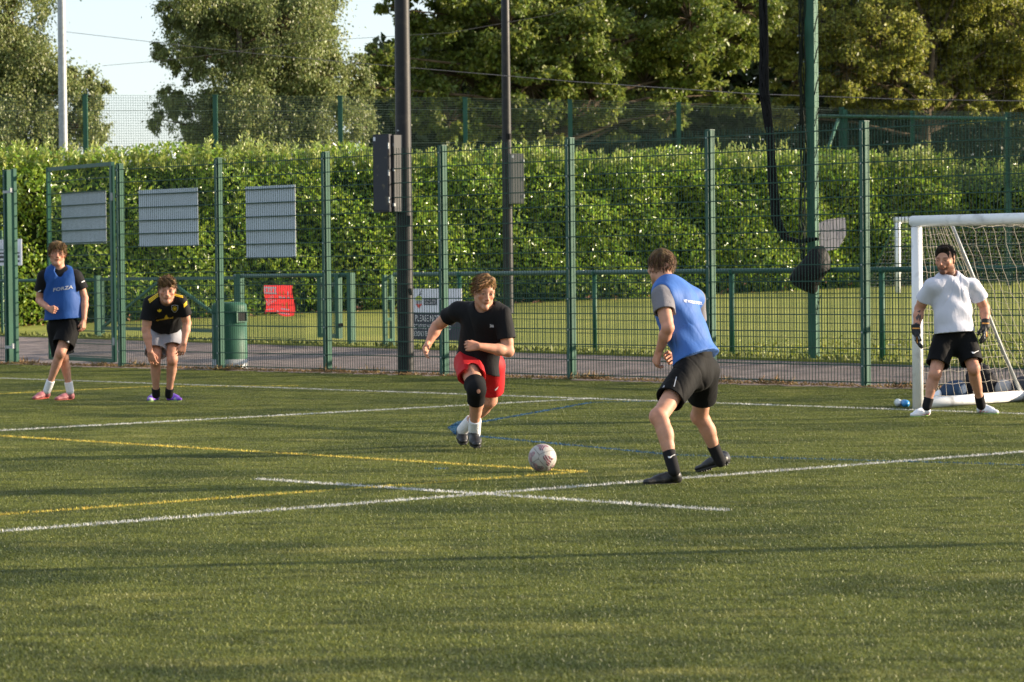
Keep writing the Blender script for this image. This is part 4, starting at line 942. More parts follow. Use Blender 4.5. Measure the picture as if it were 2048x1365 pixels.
# ================================================================== people: implicit surfaces turned into one continuous mesh
def rays_v(px, py): return _F[None] + ((np.asarray(px) - 1024) / FPX)[:, None] * _R + ((np.asarray(py) - 682.5) / FPX)[:, None] * _DN
class Field:
    def __init__(s, lo, hi, h):
        s.lo = np.asarray(lo, float); s.h = h; s.n = np.ceil((np.asarray(hi) - s.lo) / h).astype(int) + 1
        s.F = np.full(s.n, 0.08, np.float32)
    def sub(s, lo, hi):
        a = np.maximum(np.floor((np.asarray(lo) - s.lo) / s.h).astype(int), 0); b = np.minimum(np.ceil((np.asarray(hi) - s.lo) / s.h).astype(int) + 1, s.n)
        if (b <= a).any(): return None, None
        g = [s.lo[i] + s.h * np.arange(a[i], b[i]) for i in range(3)]
        X, Y, Z = np.meshgrid(*g, indexing='ij')
        return tuple(slice(a[i], b[i]) for i in range(3)), np.stack([X, Y, Z], -1)
    def comb(s, sl, d, k, mode):
        A = s.F[sl]; d = d.astype(np.float32)
        if mode == 'add':
            if k > 0:
                hh = np.clip(.5 + .5 * (A - d) / k, 0, 1); s.F[sl] = A * (1 - hh) + d * hh - k * hh * (1 - hh)
            else: s.F[sl] = np.minimum(A, d)
        else:
            if k > 0:
                hh = np.clip(.5 - .5 * (A + d) / k, 0, 1); s.F[sl] = A * (1 - hh) - d * hh + k * hh * (1 - hh)
            else: s.F[sl] = np.maximum(A, -d)
    def cap(s, a, b, ra, rb=None, k=.02, mode='add', n=None, sq=1.0):
        """tapered capsule a-b; squashed by sq along n"""
        a = np.asarray(a, float); b = np.asarray(b, float); rb = ra if rb is None else rb; R_ = max(ra, rb) + k + .012
        sl, Q = s.sub(np.minimum(a, b) - R_, np.maximum(a, b) + R_)
        if sl is None: return
        q = Q - a; ba = b - a; t = np.clip((q @ ba) / max(ba @ ba, 1e-9), 0, 1); q = q - t[..., None] * ba
        l2 = (q * q).sum(-1)
        if n is not None: dn_ = q @ n; l2 = l2 - dn_ ** 2 + (dn_ / sq) ** 2
        rr = ra + (rb - ra) * t; l = np.sqrt(l2); d = l - rr
        if n is not None: d = d * (sq + (1 - sq) * np.clip(1 - np.abs(dn_) / (sq * l + 1e-6), 0, 1))
        s.comb(sl, d, k, mode)
    def ell(s, c, B, r, k=.02, mode='add'):
        """ellipsoid at c with axes = rows of B, radii r"""
        c = np.asarray(c, float); r = np.asarray(r, float); R_ = r.max() + k + .012
        sl, Q = s.sub(c - R_, c + R_)
        if sl is None: return
        q = (Q - c) @ np.asarray(B).T; k0 = np.sqrt(((q / r) ** 2).sum(-1)); k1 = np.sqrt(((q / r ** 2) ** 2).sum(-1)) + 1e-9
        s.comb(sl, k0 * (k0 - 1) / k1, k, mode)
    def cut(s, p, n, k=0.0):
        """keep the side of the plane that n points away from"""
        sl, Q = s.sub(s.lo, s.lo + s.h * (s.n - 1)); s.comb(sl, -((Q - p) @ np.asarray(n, float)), k, 'sub')
    def noise(s, fn):
        m_ = np.abs(s.F) < .035; idx = np.argwhere(m_); q = s.lo + idx * s.h; s.F[m_] += fn(q).astype(np.float32)
    def mesh(s):
        F = s.F; S = F < 0; h = s.h
        off = np.array([(i, j, k) for i in (0, 1) for j in (0, 1) for k in (0, 1)])
        n = np.array(F.shape) - 1
        cs = [S[o[0]:o[0] + n[0], o[1]:o[1] + n[1], o[2]:o[2] + n[2]] for o in off]
        al, an = cs[0].copy(), cs[0].copy()
        for c in cs[1:]: al &= c; an |= c
        idx = np.argwhere(an & ~al); V = np.stack([F[tuple((idx + o).T)] for o in off], 1)
        acc = np.zeros((len(idx), 3)); cnt = np.zeros(len(idx))
        for a in range(8):
            for b in range(a + 1, 8):
                if np.abs(off[a] - off[b]).sum() != 1: continue
                m_ = (V[:, a] < 0) != (V[:, b] < 0); fa, fb = V[m_, a], V[m_, b]; t = (fa / (fa - fb))[:, None]
                acc[m_] += off[a] + t * (off[b] - off[a]); cnt[m_] += 1
        vv = s.lo + (idx + acc / cnt[:, None]) * h
        vid = np.full(n, -1, np.int32); vid[tuple(idx.T)] = np.arange(len(idx)); faces = []
        for ax in range(3):
            e = np.zeros(3, int); e[ax] = 1; u, w_ = np.eye(3, dtype=int)[(ax + 1) % 3], np.eye(3, dtype=int)[(ax + 2) % 3]
            A = S[tuple(slice(0, F.shape[i] - e[i]) for i in range(3))]; B = S[tuple(slice(e[i], F.shape[i]) for i in range(3))]
            ed = np.argwhere(A != B); ok = (ed[:, (ax + 1) % 3] > 0) & (ed[:, (ax + 2) % 3] > 0) & (ed < n).all(1); ed = ed[ok]
            q = np.stack([vid[tuple((ed - u - w_).T)], vid[tuple((ed - w_).T)], vid[tuple(ed.T)], vid[tuple((ed - u).T)]], 1)
            fl = ~A[tuple(ed.T)]; q[fl] = q[fl][:, ::-1]; faces.append(q)
        f = np.concatenate(faces); f = f[(f >= 0).all(1)]
        return vv, f

SK = dict(skin=(0.60, 0.345, 0.245))
M['skin'] = mat('skin', (0.50, 0.26, 0.175), .55, .25, var=.12, vscale=22, tint=True, sss=.12)
M['knee_skin'] = mat('knee_skin', (.46, .22, .15), .6, .2); M['eye_white'] = mat('eye', (.36, .33, .31), .4, .25); M['iris'] = mat('iris', (.03, .025, .02), .2, .5)
def cloth(name, col, rough=.8, sheen=.02, var=.06, bump=.8, bscale=8, stretch=(1, 1, .45), spec=.2): return mat(name, col, rough, spec, var=var, vscale=3, bump=bump, bscale=bscale, sheen=sheen, stretch=stretch)
M['black_tee'] = cloth('black_jersey', (.006, .006, .0075)); M['black_shorts'] = cloth('black_shorts', (.005, .005, .0055), .75, spec=.12); M['red_shorts'] = cloth('red_shorts', (.42, .009, .014), .65)
M['bib'] = cloth('blue_bib', (.012, .065, .25), .62, bump=.5, bscale=11); M['bib_pale'] = cloth('light_blue_bib', (.045, .13, .40), .62, bump=.5, bscale=11)
M['grey_tee'] = cloth('grey_jersey', (.17, .165, .185)); M['white_tee'] = cloth('white_jersey', (.58, .59, .68), bump=.7); M['grey_shorts'] = cloth('grey_shorts', (.30, .30, .33))
M['sock_white'] = mat('white_sock', (.75, .75, .78), .85, .2, bump=.3, bscale=60); M['sock_black'] = mat('black_sock', (.012, .012, .014), .85, .2)
M['shoe_black'] = mat('black_boot', (.014, .014, .016), .45, .45, bump=.2, bscale=60); M['shoe_pink'] = mat('pink_boot', (.36, .12, .13), .5, .4, var=.15, vscale=20)
M['shoe_white'] = mat('white_boot', (.82, .82, .84), .5, .3); M['shoe_lilac'] = mat('silver_boot', (.34, .38, .38), .45, .4, col2=(.17, .05, .45), vscale=9, vthr=(.40, .46))
M['sole_dark'] = mat('dark_sole', (.03, .03, .03), .6, .3); M['sole_red'] = mat('red_sole', (.4, .05, .03), .5, .3); M['sole_green'] = mat('green_sole', (.25, .5, .08), .5, .3)
M['glove'] = mat('black_glove', (.012, .014, .016), .6, .3, bump=.3, bscale=50); M['glove_orange'] = mat('orange_print', (.7, .3, .06), .6, .3); M['brace'] = mat('knee_brace', (.009, .009, .01), .9, .15)
M['yellow_print'] = mat('yellow_print', (.75, .50, .02), .6, .3); M['grey_print'] = mat('grey_print', (.40, .41, .44), .6, .3); M['white_print'] = mat('white_print', (.72, .72, .74), .6, .3); M['blue_trim'] = mat('blue_trim', (.01, .07, .12), .6, .3)
M['tattoo'] = mat('tattoo_ink', (.10, .075, .07), .6, .2); M['pink_print'] = mat('pink_print', (.75, .12, .16), .5, .3); M['purple'] = mat('purple_lace', (.22, .06, .5), .5, .3)
def hair_mat(name, c1, c2): return mat(name, c1, .6, .15, col2=c2, vscale=30, stretch=(1, 1, .25), bump=.8, bscale=70, vthr=(.4, .65), island=.25)
M['hair_blond'] = hair_mat('dark_blond_hair', (.13, .065, .027), (.30, .165, .075)); M['hair_brown'] = hair_mat('brown_hair', (.085, .045, .022), (.22, .125, .06))
M['hair_dark'] = hair_mat('dark_hair', (.012, .008, .006), (.03, .018, .011)); M['hair_mid'] = hair_mat('chestnut_hair', (.055, .028, .014), (.17, .092, .043))

def fold_noise(seed, amp, fx=26, fz=9):
    r = np.random.default_rng(seed); ks = [(nrm(r.normal(0, 1, 3)), r.uniform(.6, 1.4), r.uniform(0, 6.3)) for _ in range(5)]
    def fn(q):
        q = q * np.array([1, 1, .5])
        wv = np.sin(q @ ks[0][0] * fz * 1.3 + ks[0][2]) * 1.3 + np.sin(q @ ks[1][0] * fz * 2 + ks[1][2]) * .8
        a = np.sin(q @ ks[2][0] * fx * ks[2][1] + wv * 1.4 + ks[2][2]); b = np.sin(q @ ks[3][0] * fx * 1.9 + wv * 1.8 + ks[3][2]); c = np.sin(q @ ks[4][0] * fz + ks[4][2])
        e = np.sin(q @ ks[1][0] * fx * 1.1 + wv * 2.0 + ks[1][2]); return amp * (.6 * a * (.6 + .4 * c) + .35 * b * (.5 + .5 * a) + .75 * np.clip(1 - np.abs(e) * 1.6, 0, 1) ** 2 * (.5 + .5 * c) * (.5 + .5 * a))
    return fn

class Person:
    def __init__(s, label, foot, d0, u, J, face, h=.0048):
        """J: joints as (px, py, depth offset)"""
        s.d0, s.u, s.h, s.hw = d0, u, h, 1.0
        s.J = {k: P(x, y, d0 + dd) for k, (x, y, dd) in J.items()}
        s.root = empty('person', foot); tag(s.root, label, 'person'); s.seed = int(foot[0] * 100) % 97 + 3
        # head frame
        yaw, pitch, roll = [math.radians(t) for t in face]      # yaw 0 looks at the camera, + to image right; pitch + looks down
        f = np.array([math.sin(yaw) * math.cos(pitch), -math.cos(yaw) * math.cos(pitch), -math.sin(pitch)])
        r = nrm(np.cross([0, 0, 1], -f)); r = nrm(np.cross(f, [0, 0, 1])); z = nrm(np.cross(r, f))
        r, z = r * math.cos(roll) + z * math.sin(roll), z * math.cos(roll) - r * math.sin(roll)
        s.hx, s.hy, s.hz = r, f, z; s.HB = np.array([r, f, z])
    def hp(s, x, y, z): return s.J['head'] + (s.hx * x * s.hw + s.hy * y + s.hz * z) * s.H
    def field(s, pts, pad=.12):
        p = np.array(pts); return Field(p.min(0) - pad, p.max(0) + pad, s.h)
    def out(s, name, F, m, parent=None, col=None, smooth=True):
        v, f = F.mesh(); o = np_mesh(name, v, f, m, parent or s.root, smooth, col(v) if col else None)
        if len(f) > 5000:
            md = o.modifiers.new('thin', 'DECIMATE'); md.ratio = .38 if name == 'body' else .30
            dg = bpy.context.evaluated_depsgraph_get(); dg.update(); me = bpy.data.meshes.new_from_object(o.evaluated_get(dg), preserve_all_data_layers=True, depsgraph=dg)
            old = o.data; o.modifiers.clear(); o.data = me; bpy.data.meshes.remove(old); me.name = name
        return o
    def head(s, F, H, ear=True):
        s.H = H; hp = s.hp; B = s.HB; e = lambda c, r, k=.02, mode='add': F.ell(hp(*c), B, np.array(r) * H * np.array([s.hw, 1, 1]), k * H / .22, mode)
        e((0, -.07, .13), (.325, .41, .365), .02); e((0, .06, -.10), (.275, .31, .36), .03)
        F.cap(hp(.205, .0, -.26), hp(.04, .26, -.425), .078 * H, .07 * H, .022); F.cap(hp(-.205, .0, -.26), hp(-.04, .26, -.425), .078 * H, .07 * H, .022)
        e((0, .285, -.43), (.095, .06, .065), .018)
        F.cap(hp(-.17, .305, .070), hp(.17, .305, .070), .052 * H, .052 * H, .014)
        for sx in (-1, 1):
            e((.145 * sx, .385, .0), (.085, .07, .05), .012, 'sub'); e((.20 * sx, .235, -.10), (.075, .075, .055), .02)
            e((.145 * sx, .30, -.003), (.062, .062, .050), .004); e((.145 * sx, .31, .035), (.082, .058, .018), .004)
        F.cap(hp(0, .345, .04), hp(0, .470, -.135), .028 * H, .043 * H, .010); e((.048, .41, -.15), (.034, .042, .03), .008); e((-.048, .41, -.15), (.034, .042, .03), .008)
        e((0, .355, -.23), (.12, .05, .06), .015); e((0, .380, -.258), (.078, .034, .018), .005); e((0, .372, -.305), (.068, .034, .020), .005); e((0, .42, -.283), (.058, .045, .011), .003, 'sub')
        if ear:
            for sx in (-1, 1):
                c = hp(.325 * sx, -.06, -.02); BB = np.array([nrm(s.hx * sx * .85 - s.hy * .5), nrm(s.hy * .85 + s.hx * sx * .5), s.hz])
                F.ell(c, BB, np.array([.030, .085, .135]) * H, .006); F.ell(c + s.hx * sx * .03 * H + s.hy * .02 * H, BB, np.array([.022, .045, .08]) * H, .006, 'sub')
    def skin_col(s, v, beard=0.0, brow=(.35, .25, .2), flush=1.0):
        q = (v - s.J['head']) @ s.HB.T / s.H / np.array([s.hw, 1, 1]); x, y, z = q.T; c = np.ones((len(v), 3)); ax = np.abs(x)
        def g(cx, cy, cz, sx, sz, w_=.5): return np.exp(-(((ax - cx) / sx) ** 2 + ((z - cz) / sz) ** 2)) * (y > w_ * .4) * (np.abs(z) < .7) * (np.abs(y) < .8)
        def mixc(c, t, w_): return c * (1 - w_[:, None]) + np.asarray(t) * w_[:, None]
        c = mixc(c, (1.12, .78, .74), .55 * flush * g(.19, 0, -.13, .12, .11)); c = mixc(c, (1.1, .72, .7), .5 * g(0, 0, -.14, .06, .06, .9)); c = mixc(c, (.88, .52, .50), .8 * np.clip(g(0, 0, -.283, .07, .032, .85) * 1.4, 0, 1)); c = mixc(c, (.22, .10, .10), .9 * np.clip(np.exp(-((x / .055) ** 4 + ((z + .284) / .010) ** 2)) * (y > .25), 0, 1))
        c = mixc(c, brow, .85 * np.clip(np.exp(-(((ax - .15) / .085) ** 4 + ((z - .088 + .25 * (ax - .15) ** 2) / .026) ** 2)) * (y > .2), 0, 1))
        c = mixc(c, (.5, .36, .34), .8 * np.clip(np.exp(-(((ax - .145) / .06) ** 4 + ((z - .012) / .016) ** 2)) * (y > .3), 0, 1))
        if beard:
            w_ = beard * np.clip((-.20 - z + .35 * np.clip(ax - .12, 0, 1) * 1.0) / .08, 0, 1) * (z > -.62) * (y > -.1) * (np.abs(x) < .4); w_ *= 1 - .75 * np.clip(g(0, 0, -.283, .075, .03, .85) * 1.5, 0, 1)
            w_ = np.maximum(w_, beard * .9 * np.exp(-((ax / .11) ** 4 + ((z + .222) / .022) ** 2)) * (y > .3)); c = mixc(c, (.26, .22, .21), w_)
        for jn, rr_ in (('knR', .075), ('knL', .075), ('elR', .06), ('elL', .06), ('wrR', .16), ('wrL', .16)):
            c = mixc(c, np.array((1.08, .84, .80)) * c.mean(0), .5 * np.exp(-((v - s.J[jn]) ** 2).sum(1) / rr_ ** 2))
        kk = np.sin(v @ np.array([61., 47, 53])) * .03; c = c * (1 + kk[:, None]); return c
    def eyes(s):
        for sx in (-1, 1):
            o = MB(); c = s.hp(.145 * sx, .335, .0); a = s.HB; t = np.linspace(0, 2 * math.pi, 13)[:-1]
            o.add([c + (a[0] * math.cos(i) * .044 + a[2] * math.sin(i) * .0135 + a[1] * (.028 - .02 * math.cos(i) ** 2)) * s.H for i in t] + [c + a[1] * .034 * s.H], [(i, (i + 1) % 12, 12) for i in range(12)]); e_ = o.build('eye', M['eye_white'], s.root, True)
            o = MB(); c = c + s.hx * s.H * .006; o.add([c + (a[0] * math.cos(i) * .020 + a[2] * math.sin(i) * .0145 + a[1] * .034) * s.H for i in t] + [c + a[1] * .040 * s.H], [(i, (i + 1) % 12, 12) for i in range(12)]); o.build('iris', M['iris'], e_, True)
    def hand(s, F, w_, d, n, side, curl=.5, spread=.12, L=.19, thumb=.5, fat=1.0):
        """w_ wrist, d along the hand, n out of the palm, side = thumb direction"""
        d = nrm(d); n = nrm(n - d * (np.asarray(n) @ d)); t = np.cross(d, n); t = t if t @ np.asarray(side) > 0 else -t; u = L / .19 * 1.0
        for i, (o, lf) in enumerate(((.032, .072), (.011, .080), (-.011, .075), (-.032, .058))):
            kn = w_ + (d * (.092 - .004 * abs(i - 1)) + t * o) * u; F.cap(w_ + (d * .012 + t * o * .55) * u, kn, .0155 * u * fat, .0125 * u * fat, .010)
            p = kn; ang = 0; base = nrm(d + t * spread * (o / .03))
            for j, sg in enumerate((.42, .32, .26)):
                ang += curl * (.9, 1.1, .8)[j]; dd = base * math.cos(ang) + n * math.sin(ang); q = p + dd * lf * sg * u
                F.cap(p, q, (.0088 - .0008 * j) * u * fat, (.0080 - .0008 * j) * u * fat, .002); p = q
        b = w_ + (d * .022 + t * .020 + n * .006) * u; q = b + (d * .032 + t * .026 * (1 - thumb * .4) + n * .012) * u; F.cap(b, q, .017 * u * fat, .0125 * u * fat, .009)
        e1 = q + nrm(d * .8 + t * (.55 - thumb * .9) + n * (.25 + thumb * .6)) * .032 * u; F.cap(q, e1, .0115 * u * fat, .0098 * u * fat, .004); e2 = e1 + nrm(d * .75 - t * thumb * .7 + n * (.2 + .5 * thumb)) * .024 * u; F.cap(e1, e2, .0098 * u * fat, .0082 * u * fat, .004)
    def limb_arm(s, F, sh, el, wr, k=1.0):
        u = s.u * k * .94; F.cap(sh, el, .044 * u, .042 * u, .02); F.cap(sh + (el - sh) * .3, sh + (el - sh) * .75, .05 * u, .046 * u, .02); F.cap(el, el + (wr - el) * .35, .041 * u, .044 * u, .02); F.cap(el + (wr - el) * .3, wr, .043 * u, .027 * u, .015)
    def limb_leg(s, F, hi, kn, an, back, k=1.0):
        u = s.u * k * .95; F.cap(hi, kn, .080 * u, .057 * u, .03); F.cap(kn, an, .050 * u, .034 * u, .02)
        F.ell(kn - back * .022 * u, np.eye(3), np.array([.048, .048, .055]) * u, .03)
        a = kn + (an - kn) * .12; b = kn + (an - kn) * .55; F.cap(a + back * .016 * u, b + back * .012 * u, .050 * u, .040 * u, .025)
        F.cap(kn + (an - kn) * .3 + back * .022 * u, kn + (an - kn) * .34 + back * .022 * u, .047 * u, .045 * u, .03)
    def torso(s, F, neck, pel, shL, shR, wc, ww, wh, dep=.66, k=.03, grow=0.0):
        ax = nrm(shL - shR); upv = nrm(neck - pel); ax = nrm(ax - upv * (ax @ upv)); fr = np.cross(ax, upv); s.fr, s.ax, s.upv = fr, ax, upv
        L = np.linalg.norm(neck - pel); c1 = neck - upv * .20 * L; c2 = pel + upv * .36 * L
        F.cap(c1, c2, wc + grow, ww + grow, k, n=fr, sq=dep); F.cap(c2, pel, ww + grow, wh + grow, k, n=fr, sq=dep * 1.02)
        F.cap(shR + (shL - shR) * .12 - upv * .015, shL + (shR - shL) * .12 - upv * .015, .054 * s.u + grow, .054 * s.u + grow, .04)
        F.cap(shR + (shL - shR) * .22, neck, .05 * s.u + grow, .055 * s.u + grow * .3, .04); F.cap(shL + (shR - shL) * .22, neck, .05 * s.u + grow, .055 * s.u + grow * .3, .04)
    def shoe(s, heel, toe, ankle, upn, m_, m_sole, wid=.040, high=0.0):
        u = s.u; F = s.field([heel, toe, ankle], .1); d = nrm(toe - heel); upn = nrm(upn - d * (np.asarray(upn) @ d)); sd_ = np.cross(d, upn); L = np.linalg.norm(toe - heel)
        hc = heel + d * .036 * u + upn * .034 * u; F.cap(hc, hc + upn * .02 * u, .036 * u, .036 * u, .01)
        F.cap(hc, heel + d * L * .60 + upn * .030 * u, .035 * u, wid * u, .02, n=upn, sq=.85); F.cap(heel + d * L * .6 + upn * .027 * u, toe - d * .032 * u + upn * .022 * u, wid * u, .031 * u, .02, n=upn, sq=.66)
        F.cap(hc + upn * .02 * u + d * .008, heel + d * L * .52 + upn * .045 * u, .034 * u, .026 * u, .02); an = hc + (ankle - hc) * .55; F.cap(hc, hc + nrm(ankle - hc) * (.055 + high) * u, .036 * u, .040 * u, .012)
        F.cut(heel + upn * .006, -upn); F.cap(ankle - (ankle - hc) * .25, ankle + (ankle - hc) * .3, .028 * u, .034 * u, .004, 'sub') if high >= 0 else None
        o = s.out('shoe', F, m_)
        k = MB(); n_ = 18; ring = []
        for i in range(n_):
            t = i / n_ * 2 * math.pi; x = (math.cos(t) + 1) / 2; wv = (.033 + .009 * math.sin(x * 2.6)) * u * abs(math.sin(t)) ** .7 * (1 if math.sin(t) > 0 else -1)
            ring.append(heel + d * (.002 + x * (L - .004)) + sd_ * wv)
        k.add([p + upn * .010 for p in ring] + [p - upn * .002 for p in ring], [(i, (i + 1) % n_, n_ + (i + 1) % n_, n_ + i) for i in range(n_)] + [tuple(range(n_))[::-1], tuple(range(n_, 2 * n_))]); so = k.build('sole', m_sole, o)
        st_ = MB()
        for x in (.14, .28, .6, .74, .88):
            for y in (-.6, .6): c = heel + d * L * x + sd_ * y * .03 * u; st_.box(c - upn * .006, d * .006, sd_ * .006, upn * .006)
        st_.build('studs', m_sole, so)['kind'] = 'stuff'
        la = MB()
        for x in (.36, .43, .50, .57):
            c = heel + d * L * x + upn * (.083 - .07 * (x - .3)) * u; la.beam(c - sd_ * .02 * u, c + sd_ * .02 * u, .006, .005, upn)
        la.build('laces', M['purple'] if m_ is M['shoe_lilac'] else m_, o)['kind'] = 'stuff'
        return o
    def sock(s, an, kn, f0, f1, m_, r0=.041, r1=.043):
        F = s.field([an, kn]); a = an + (kn - an) * f0; b = an + (kn - an) * f1; F.cap(a - (kn - an) * .02, b, r0 * s.u, r1 * s.u, .01); F.cut(b, nrm(kn - an)); return s.out('sock', F, m_)
    def tufts(s, hair, n, ln, dirf, m_, wd=.006, seed=1):
        """locks of hair: thin tapered blades standing on the hair surface"""
        me = hair.data; r = np.random.default_rng(seed); idx = r.integers(0, len(me.vertices), n); co = np.empty(len(me.vertices) * 3, np.float32); me.vertices.foreach_get('co', co); co = co.reshape(-1, 3).astype(float)[idx]
        no = np.array([me.vertices[int(i)].normal[:] for i in idx]); d = dirf(co, no); d = d / np.linalg.norm(d, axis=1)[:, None]
        L_ = ln * r.uniform(.5, 1.3, n)[:, None]; sd_ = np.cross(d, no); sd_ /= np.linalg.norm(sd_, axis=1)[:, None] + 1e-9; p0 = co - no * .002; p1 = co + no * L_ * .22 + d * L_ * .5; p2 = p1 + d * L_ * .55 - no * L_ * .12
        w_ = wd * r.uniform(.6, 1.4, n)[:, None]; v = np.stack([p0 - sd_ * w_, p0 + sd_ * w_, p1 + sd_ * w_ * .8, p1 - sd_ * w_ * .8, p2 + sd_ * w_ * .15, p2 - sd_ * w_ * .15], 1).reshape(-1, 3); i = np.arange(n)[:, None] * 6
        o = np_mesh('hair_locks', v, np.concatenate([i + np.array([[0, 1, 2, 3]]), i + np.array([[3, 2, 4, 5]])]), m_, hair); o['kind'] = 'stuff'; return o

# things printed on cloth: every point is laid on the garment along the line of sight it was measured on, then belongs to the garment
def bvh_of(o):
    me = o.data; v = np.empty(len(me.vertices) * 3, np.float32); me.vertices.foreach_get('co', v); return BVHTree.FromPolygons(v.reshape(-1, 3).tolist(), [tuple(p.vertices) for p in me.polygons])
def lay(o, pts, faces, m_, name='print', lift=.003, tree_=None):
    bt = tree_ or bvh_of(o); out = []; dl_ = None
    for x, y in pts:
        r = ray(x, y); r = r / np.linalg.norm(r); loc, no, i, d = bt.ray_cast(Vector(CAMP), Vector(r))
        if loc is None: out.append(None); continue
        no = Vector(no); no = -no if no.dot(Vector(r)) > 0 else no; out.append(np.array(loc) + np.array(no) * lift * .6 - r * lift)
    fs = [f for f in faces if all(out[i] is not None for i in f)]
    if not fs: return None
    k = MB(); k.add([p if p is not None else np.zeros(3) for p in out], fs); ob = k.build(name, m_, o); return ob
def lay_quad(o, c4, m_, name='print', nu=6, nv=3, tree_=None, lift=.003):
    c4 = np.asarray(c4, float); pts = []
    for j in range(nv + 1):
        for i in range(nu + 1):
            u, v = i / nu, j / nv; pts.append((c4[0] * (1 - u) + c4[1] * u) * (1 - v) + (c4[3] * (1 - u) + c4[2] * u) * v)
    return lay(o, pts, [(j * (nu + 1) + i, j * (nu + 1) + i + 1, (j + 1) * (nu + 1) + i + 1, (j + 1) * (nu + 1) + i) for j in range(nv) for i in range(nu)], m_, name, lift, tree_)
def lay_text(o, s_, org, ux, uy, m_, tree_=None, lift=.003):
    v, f = text_mesh(s_, True); org, ux, uy = [np.asarray(t, float) for t in (org, ux, uy)]
    return lay(o, [org + a * ux + b * uy for a, b in v], f, m_, 'lettering', lift, tree_)
def lay_poly(o, pts, m_, name='emblem', tree_=None, lift=.003):
    pts = np.asarray(pts, float); c = pts.mean(0); n = len(pts); q = list(pts) + [c]
    return lay(o, q, [(i, (i + 1) % n, n) for i in range(n)], m_, name, lift, tree_)

def make_hair(p, m_, size=(.355, .435, .375), c=(0, -.075, .17), face=((0, .44, -.13), (.27, .33, .40)), nape=-.20, extra=(), noise=.006, flow=None, n=900, ln=.03, dirf=None, wd=.0025, seed=1, side=-.08):
    H = p.H; F = Field(p.J['head'] - .27, p.J['head'] + .27, .005); B = p.HB
    F.ell(p.hp(*c), B, np.array(size) * H * np.array([p.hw, 1, 1]), .01)
    for a, b, r0, r1 in extra: F.cap(p.hp(*a), p.hp(*b), r0 * H, r1 * H, .02)
    F.ell(p.hp(*face[0]), B, np.array(face[1]) * H * np.array([p.hw, 1, 1]), .02, 'sub')
    sl, Q = F.sub(F.lo, F.lo + F.h * (F.n - 1)); q = (Q - p.J['head']) @ B.T / H
    lim = np.where(q[..., 1] < -.10, nape, side + (q[..., 1] > .12) * .06); d = (lim - q[..., 2]) * H; F.F = np.maximum(F.F, d.astype(np.float32))
    r = np.random.default_rng(seed); ks = [r.normal(0, 1, 3) for _ in range(3)]
    fl = None if flow is None else nrm(B.T @ np.array(flow, float))
    pr = lambda q: q if fl is None else q - .86 * (q @ fl)[:, None] * fl
    F.noise(lambda q: noise * (lambda q: np.sin(q @ ks[0] * 55) * .5 + np.sin(q @ ks[1] * 90 + 2 * np.sin(q @ ks[2] * 40)) * .5)(pr(q)) + 0 * (np.sin(q @ ks[0] * 55) * .5 + np.sin(q @ ks[1] * 90 + 2 * np.sin(q @ ks[2] * 40)) * .5))
    v, f = F.mesh(); o = np_mesh('hair', v, f, m_, p.root, True)
    o.data.update(); p.tufts(o, n, ln, dirf or (lambda co, no: no * .5 + p.hy * .3 - p.hz * .3), m_, wd, seed); return o
def sleeve(p, F, sh, el, f, r0, r1, nf):
    """sleeve from shoulder along the upper arm, open at its end"""
    G = Field(F.lo, F.lo + F.h * (F.n - 1.5), F.h); G.n = F.n; G.F = np.full(F.n, .08, np.float32)
    e = sh + (el - sh) * f; G.cap(sh, e + (el - sh) * .15, r0 * p.u, r1 * p.u, .01); G.noise(lambda q: .4 * nf(q)); d = nrm(el - sh); G.cut(e, d); G.cap(e - d * .03, e + d * .1, (r1 - .016) * p.u, (r1 - .009) * p.u, .004, 'sub')
    A, d_ = F.F, G.F; k = .055; hh = np.clip(.5 + .5 * (A - d_) / k, 0, 1); F.F = A * (1 - hh) + d_ * hh - k * hh * (1 - hh)
def shorts(p, m_, hipR, hipL, knR, knL, fR, fL, wst, r0=.110, r1=.112, seed=3, amp=.010, tilt=((0, 0, 0), (0, 0, 0)), flare=0.0, sq=.72, topn=None):
    F = p.field([hipR, hipL, knR, knL, wst], .16); ax = p.ax
    F.cap(hipR + (hipL - hipR) * .12, hipL - (hipL - hipR) * .12, .104 * p.u, .104 * p.u, .02, n=p.fr, sq=.95); F.cap((hipR + hipL) / 2, wst, .145 * p.u, .135 * p.u, .03, n=p.fr, sq=sq); nf = fold_noise(seed, amp * p.u, 30, 10); F.noise(nf)
    for hi, kn, f, tl_ in ((hipR, knR, fR, tilt[0]), (hipL, knL, fL, tilt[1])):
        G = Field(F.lo, F.lo + F.h * (F.n - 1.5), F.h); G.n = F.n; G.F = np.full(F.n, .08, np.float32)
        d = nrm(kn - hi); e = hi + (kn - hi) * f; G.cap(hi, e + d * .06, r0 * p.u, (r1 + flare) * p.u, .01); G.noise(lambda q: .4 * nf(q)); G.cut(e, nrm(d + np.array(tl_))); G.cap(e - d * .03, e + d * .14, (r1 + flare - .015) * p.u, (r1 + flare - .008) * p.u, .004, 'sub')
        A, d_ = F.F, G.F; k = .03; hh = np.clip(.5 + .5 * (A - d_) / k, 0, 1); F.F = A * (1 - hh) + d_ * hh - k * hh * (1 - hh)
    F.cut(wst, p.upv if topn is None else topn); return p.out('shorts', F, m_)
